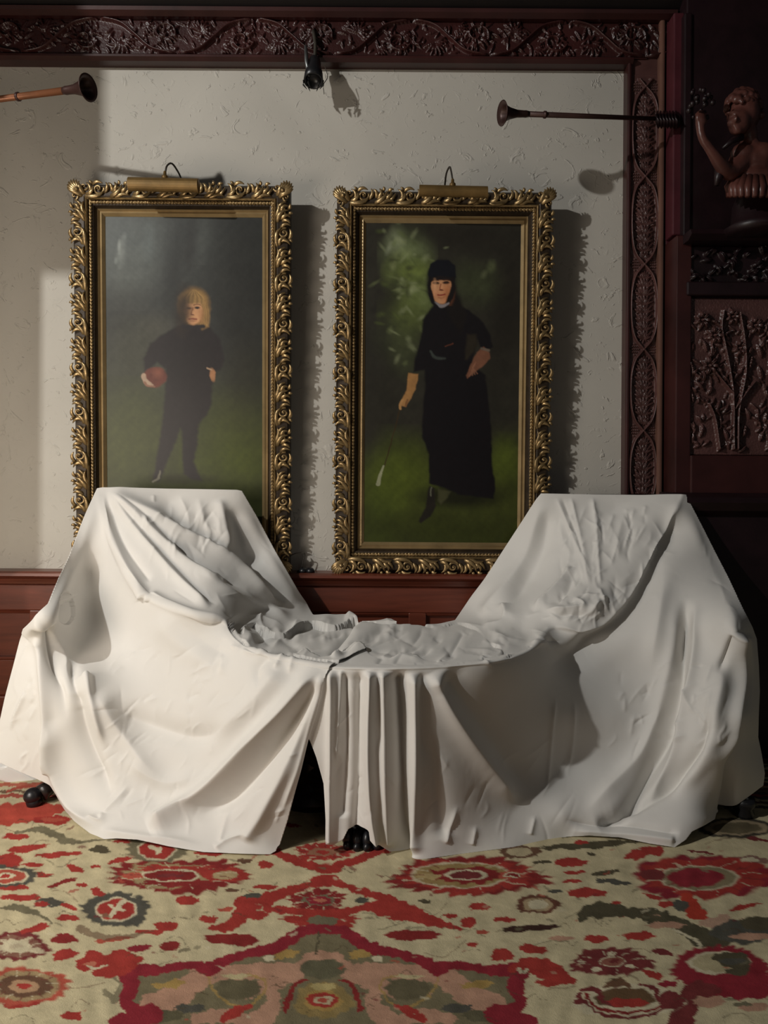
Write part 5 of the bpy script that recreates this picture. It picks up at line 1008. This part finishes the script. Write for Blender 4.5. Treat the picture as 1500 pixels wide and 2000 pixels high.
def sheet(name, poly, g, lift, label):
    ga, gb = g; x0, y0 = poly.min(0) - 2 * ga; x1, y1 = poly.max(0) + 2 * ga
    nx, ny = int((x1 - x0) / ga) + 1, int((y1 - y0) / gb) + 1
    gx, gy = np.meshgrid(x0 + ga * np.arange(nx), y0 + gb * np.arange(ny))
    pts = []
    for k in range(len(poly)):            # resample boundary finely, slightly rounded
        pts.append(poly[k])
    pp = np.array(pts)
    sdv = poly_sd(gx.ravel(), gy.ravel(), pp).reshape(gx.shape); ins = sdv <= 0
    near = np.zeros_like(ins)
    for dy in (-1, 0, 1):
        for dx in (-1, 0, 1): near |= np.roll(np.roll(ins, dy, 0), dx, 1)
    snap = near & ~ins
    sx, sy = gx[snap], gy[snap]; bx, by = sx.copy(), sy.copy(); bd = np.full(sx.shape, 1e18)
    for k in range(len(pp)):
        a, b_ = pp[k], pp[(k + 1) % len(pp)]; ab = b_ - a
        t = np.clip(((sx - a[0]) * ab[0] + (sy - a[1]) * ab[1]) / (ab @ ab + 1e-12), 0, 1)
        qx, qy = a[0] + t * ab[0], a[1] + t * ab[1]; d2 = (sx - qx) ** 2 + (sy - qy) ** 2; m = d2 < bd
        bx = np.where(m, qx, bx); by = np.where(m, qy, by); bd = np.where(m, d2, bd)
    gx[snap] = bx; gy[snap] = by
    cell = ins[:-1, :-1] | ins[1:, :-1] | ins[:-1, 1:] | ins[1:, 1:]
    idx = np.arange(nx * ny).reshape(ny, nx)
    q_ = np.stack([idx[:-1, :-1], idx[1:, :-1], idx[1:, 1:], idx[:-1, 1:]], -1)[cell]
    used = np.unique(q_); remap = np.full(nx * ny, -1); remap[used] = np.arange(len(used)); q_ = remap[q_]
    x, y = gx.ravel()[used], gy.ravel()[used]
    v = cloth(x, y, lift(x, y))
    # open edges
    e = np.concatenate([q_[:, [0, 1]], q_[:, [1, 2]], q_[:, [2, 3]], q_[:, [3, 0]]]); key = np.sort(e, 1); kk = key[:, 0].astype(np.int64) * len(v) + key[:, 1]
    _, first, cnt = np.unique(kk, return_index=True, return_counts=True); oe = e[first[cnt == 1]]
    allv = [v]; quads = [q_]; n0 = len(v)
    bvs = np.unique(oe); loc = np.full(len(v), -1); loc[bvs] = np.arange(len(bvs))
    back = is_back(x[bvs], y[bvs]); pb = v[bvs]
    side = back & ((x[bvs] < 188) | (x[bvs] > 1342))
    rows = []
    for r_, (oy, oz) in enumerate(((0.010, -0.003), (0.035, -0.03), (0.055, -0.12), (0.075, -9.0))):
        p_ = pb.copy()
        top = back & ~side
        p_[top, 1] += oy; p_[top, 2] = np.maximum(pb[top, 2] + oz, 0.12)
        yy_ = np.maximum(2.76, pb[:, 1] + 0.05); fr_ = (0.06, 0.3, 0.7, 1.0)[r_]
        p_[side, 1] = pb[side, 1] + (yy_[side] - pb[side, 1]) * fr_; p_[side, 2] = pb[side, 2] - 0.02 * fr_
        hemv = ~back
        p_[hemv, 1] += (0.003, 0.006, 0.008, 0.009)[r_]; p_[hemv, 2] += (-0.0005, -0.001, -0.002, -0.003)[r_]
        p_[:, 2] = np.maximum(p_[:, 2], 0.0022)
        rows.append(p_)
    prev = np.arange(len(v))
    for r_, p_ in enumerate(rows):
        off = n0 + r_ * len(bvs); allv.append(p_)
        cur = np.full(len(v), -1); cur[bvs] = off + np.arange(len(bvs))
        a, b_ = oe[:, 0], oe[:, 1]
        pa, pb2 = (a, b_) if r_ == 0 else (prev[a], prev[b_])
        quads.append(np.stack([pb2, pa, cur[a], cur[b_]], -1)); prev = cur
    o = quadmesh(name, np.concatenate(allv), np.concatenate(quads), M['sheet'])
    tag(o, label, 'dust sheet', 'white dust sheets over the sofa')
    return o
def lift_left(x, y): return 0.004 + 0.003 * sst(560, 640, x)
def lift_right(x, y):
    under = 1 - sst(0, 60, np.where(y < 1303, x - (645 + (1303 - y) * 1.9), x - 640 + (y - 1303) * 0.25) + 40)
    return -0.006 * under
sheet('dust_sheet', LEFT, (2.2, 1.15), lift_left, 'white dust sheet over the left half of the sofa, its edge lapping the other sheet')
sheet('dust_sheet', RIGHT, (2.2, 1.15), lift_right, 'white dust sheet over the right half of the sofa, hanging in pleats at the middle')

# ------------------------------------------------------------------ the sofa under the sheets
sofa = thing('sofa', (0, 2.4, 0), 'dark carved sofa with two high corner backs under white dust sheets', 'sofa')
seat_pts = [(-0.98, 2.70), (-0.94, 2.64), (-0.66, 2.58), (-0.42, 2.44), (-0.25, 2.24), (-0.06, 2.13), (0.10, 2.13), (0.24, 2.22), (0.38, 2.40), (0.60, 2.48), (0.98, 2.46), (0.98, 2.70)]
def prism(name, pts, z0, z1, mat, par, b=0.01):
    n = len(pts); v = [(x, y, z0) for x, y in pts] + [(x, y, z1) for x, y in pts]
    f = [tuple(range(n)), tuple(range(n, 2 * n))[::-1]] + [(i, n + i, n + (i + 1) % n, (i + 1) % n) for i in range(n)]
    return bev(mesh(name, v, f, mat, par, False), b)
cur = spline(seat_pts[1:-1], 40).tolist(); outline = [seat_pts[0]] + cur + [seat_pts[-1]]
prism('seat_cushion', outline, 0.34, 0.455, M['uphol'], sofa, 0.02)
prism('seat_frame', [(x * 0.99, y + 0.012) for x, y in outline], 0.24, 0.345, M['sofawood'], sofa)
# carved apron close to the ground, seen through the slit
ap = np.array(cur)[6:34]; ap = ap[(ap[:, 0] > -0.5) & (ap[:, 0] < 0.45)]
v = []; nzz = 26
for i, (x, y) in enumerate(ap):
    for k in range(nzz):
        z = 0.05 + 0.20 * k / (nzz - 1)
        bump_ = 0.012 * math.sin(i * 1.9) * math.sin(k * 0.9) + 0.010 * (1 if k % 8 < 2 else 0)
        v.append((x, y + 0.07 - bump_, z))
mesh('carved_apron', v, grid_quads(len(ap), nzz), M['sofawood'], sofa)
mb = MB(); mb.lathe([(0.02, 0.0), (0.10, 0.0), (0.115, 0.03), (0.09, 0.05), (0.07, 0.09), (0.085, 0.13), (0.06, 0.18), (0.09, 0.25)], 18, (-0.21, 2.36, 0.003)); mb.build('centre_support', M['sofawood'], sofa)
for sgn, xa, xb in ((-1, -0.99, -0.53), (1, 0.57, 1.02)):
    mb = MB(); mb.box(xa, xb, 2.775, 2.805, 0.2, 0.925); o = bev(mb.build('backrest', M['uphol'], sofa, False), 0.012)
    mb = MB(); mb.tube([(xa + 0.02, 2.785, 0.928), ((xa + xb) / 2, 2.785, 0.93), (xb - 0.02, 2.785, 0.928)], 0.011, 10); mb.build('top_rail', M['sofawood'], sofa)
    xo = -1.0 if sgn < 0 else 1.0
    mb = MB(); mb.tube(spline([(xo * 0.985, 2.79, 0.58), (xo * 0.985, 2.70, 0.48), (xo * 0.96, 2.62, 0.42), (xo * 0.95, 2.58, 0.34)], 14), 0.022, 10); mb.build('armrest', M['sofawood'], sofa)
def leg(p_top, p_knee, p_foot, r, name='leg'):
    mb = MB(); pts = spline([p_top, p_knee, p_foot], 12)
    mb.tube(pts, np.interp(np.linspace(0, 1, 12), [0, 0.45, 0.8, 1], r), 12); return mb.build(name, M['sofawood'], sofa)
# left front leg with caster
pl = P(66, 1580, 2.30); l1 = leg(tuple(P(150, 1440, 2.40)), tuple(P(112, 1520, 2.35)), tuple(P(80, 1550, 2.31)), [0.04, 0.028, 0.020, 0.026])
mb = MB(); c0 = P(67, 1565, 2.30); mb.ball(P(64, 1554, 2.30), (0.027, 0.027, 0.023)); mb.lathe([(0.004, 0), (0.020, 0.002), (0.024, 0.014), (0.020, 0.026), (0.014, 0.034)], 16, (c0[0], c0[1], 0.003)); mb.build('caster', M['black'], l1)
l2 = leg(tuple(P(1400, 1440, 2.36)), tuple(P(1430, 1530, 2.31)), tuple(P(1450, 1570, 2.275)), [0.045, 0.036, 0.034, 0.03])
mb = MB(); c0 = P(1452, 1600, 2.26); mb.lathe([(0.004, 0), (0.024, 0.0), (0.030, 0.014), (0.026, 0.030), (0.034, 0.042), (0.030, 0.06)], 14, (c0[0], c0[1], 0.003)); mb.build('caster', M['black'], l2)
mb = MB(); mb.ball(P(1459, 1562, 2.245), (0.006, 0.004, 0.008), 6, 8); mb.build('stud', M['steel'], l2)
for xx in (-0.95, 0.95):
    leg((xx, 2.72, 0.25), (xx, 2.73, 0.12), (xx, 2.74, 0.004), [0.03, 0.026, 0.022, 0.03])
# lion paw foot in the middle
l3 = leg((-0.06, 2.22, 0.26), (-0.06, 2.16, 0.14), (-0.062, 2.13, 0.05), [0.05, 0.045, 0.04, 0.05])
mb = MB(); pc = np.array(P(708, 1650, 2.10)); bx_, by_ = pc[0], 2.105
mb.ball((bx_, by_ + 0.02, 0.042), (0.056, 0.058, 0.038))
for k in range(4):
    xx = bx_ - 0.040 + 0.0265 * k; mb.ball((xx, by_ - 0.034 - (0.010 if k in (1, 2) else 0), 0.030), (0.016, 0.030, 0.024)); mb.ball((xx, by_ - 0.060 - (0.008 if k in (1, 2) else 0), 0.016), (0.011, 0.014, 0.013)); mb.ball((xx, by_ - 0.014, 0.058), (0.015, 0.02, 0.016))
mb.build('paw_foot', M['black'], l3)

# crumpled white cloth on the carpet at the far left
def crumple(name, c0, r, seed, label, cat):
    rr_ = np.random.default_rng(seed); bm = bmesh.new(); bmesh.ops.create_icosphere(bm, subdivisions=4, radius=1.0)
    dirs = rr_.normal(size=(16, 3)); dirs /= np.linalg.norm(dirs, axis=1)[:, None]; lv = rr_.uniform(0.55, 0.95, 16)
    for v_ in bm.verts:
        n = np.array(v_.co); n /= np.linalg.norm(n); rad = min(1.25, (lv / np.maximum(dirs @ n, 0.05)).min())
        v_.co = Vector((n * rad * np.array(r)).tolist()) + Vector(c0)
        v_.co.z = max(v_.co.z, 0.002)
    me = bpy.data.meshes.new(name); bm.to_mesh(me); bm.free()
    return tag(link(name, me, M['paper']), label, cat)
c0 = P(22, 1525, 2.50); crumple('crumpled_cloth', (c0[0], c0[1], 0.026), (0.085, 0.055, 0.042), 4, 'crumpled white cloth lying on the carpet beneath the left hem', 'cloth')
c0 = P(-6, 1500, 2.62); crumple('crumpled_cloth', (c0[0], c0[1], 0.03), (0.05, 0.04, 0.042), 9, 'small white cloth scrap behind the larger crumpled cloth', 'cloth')
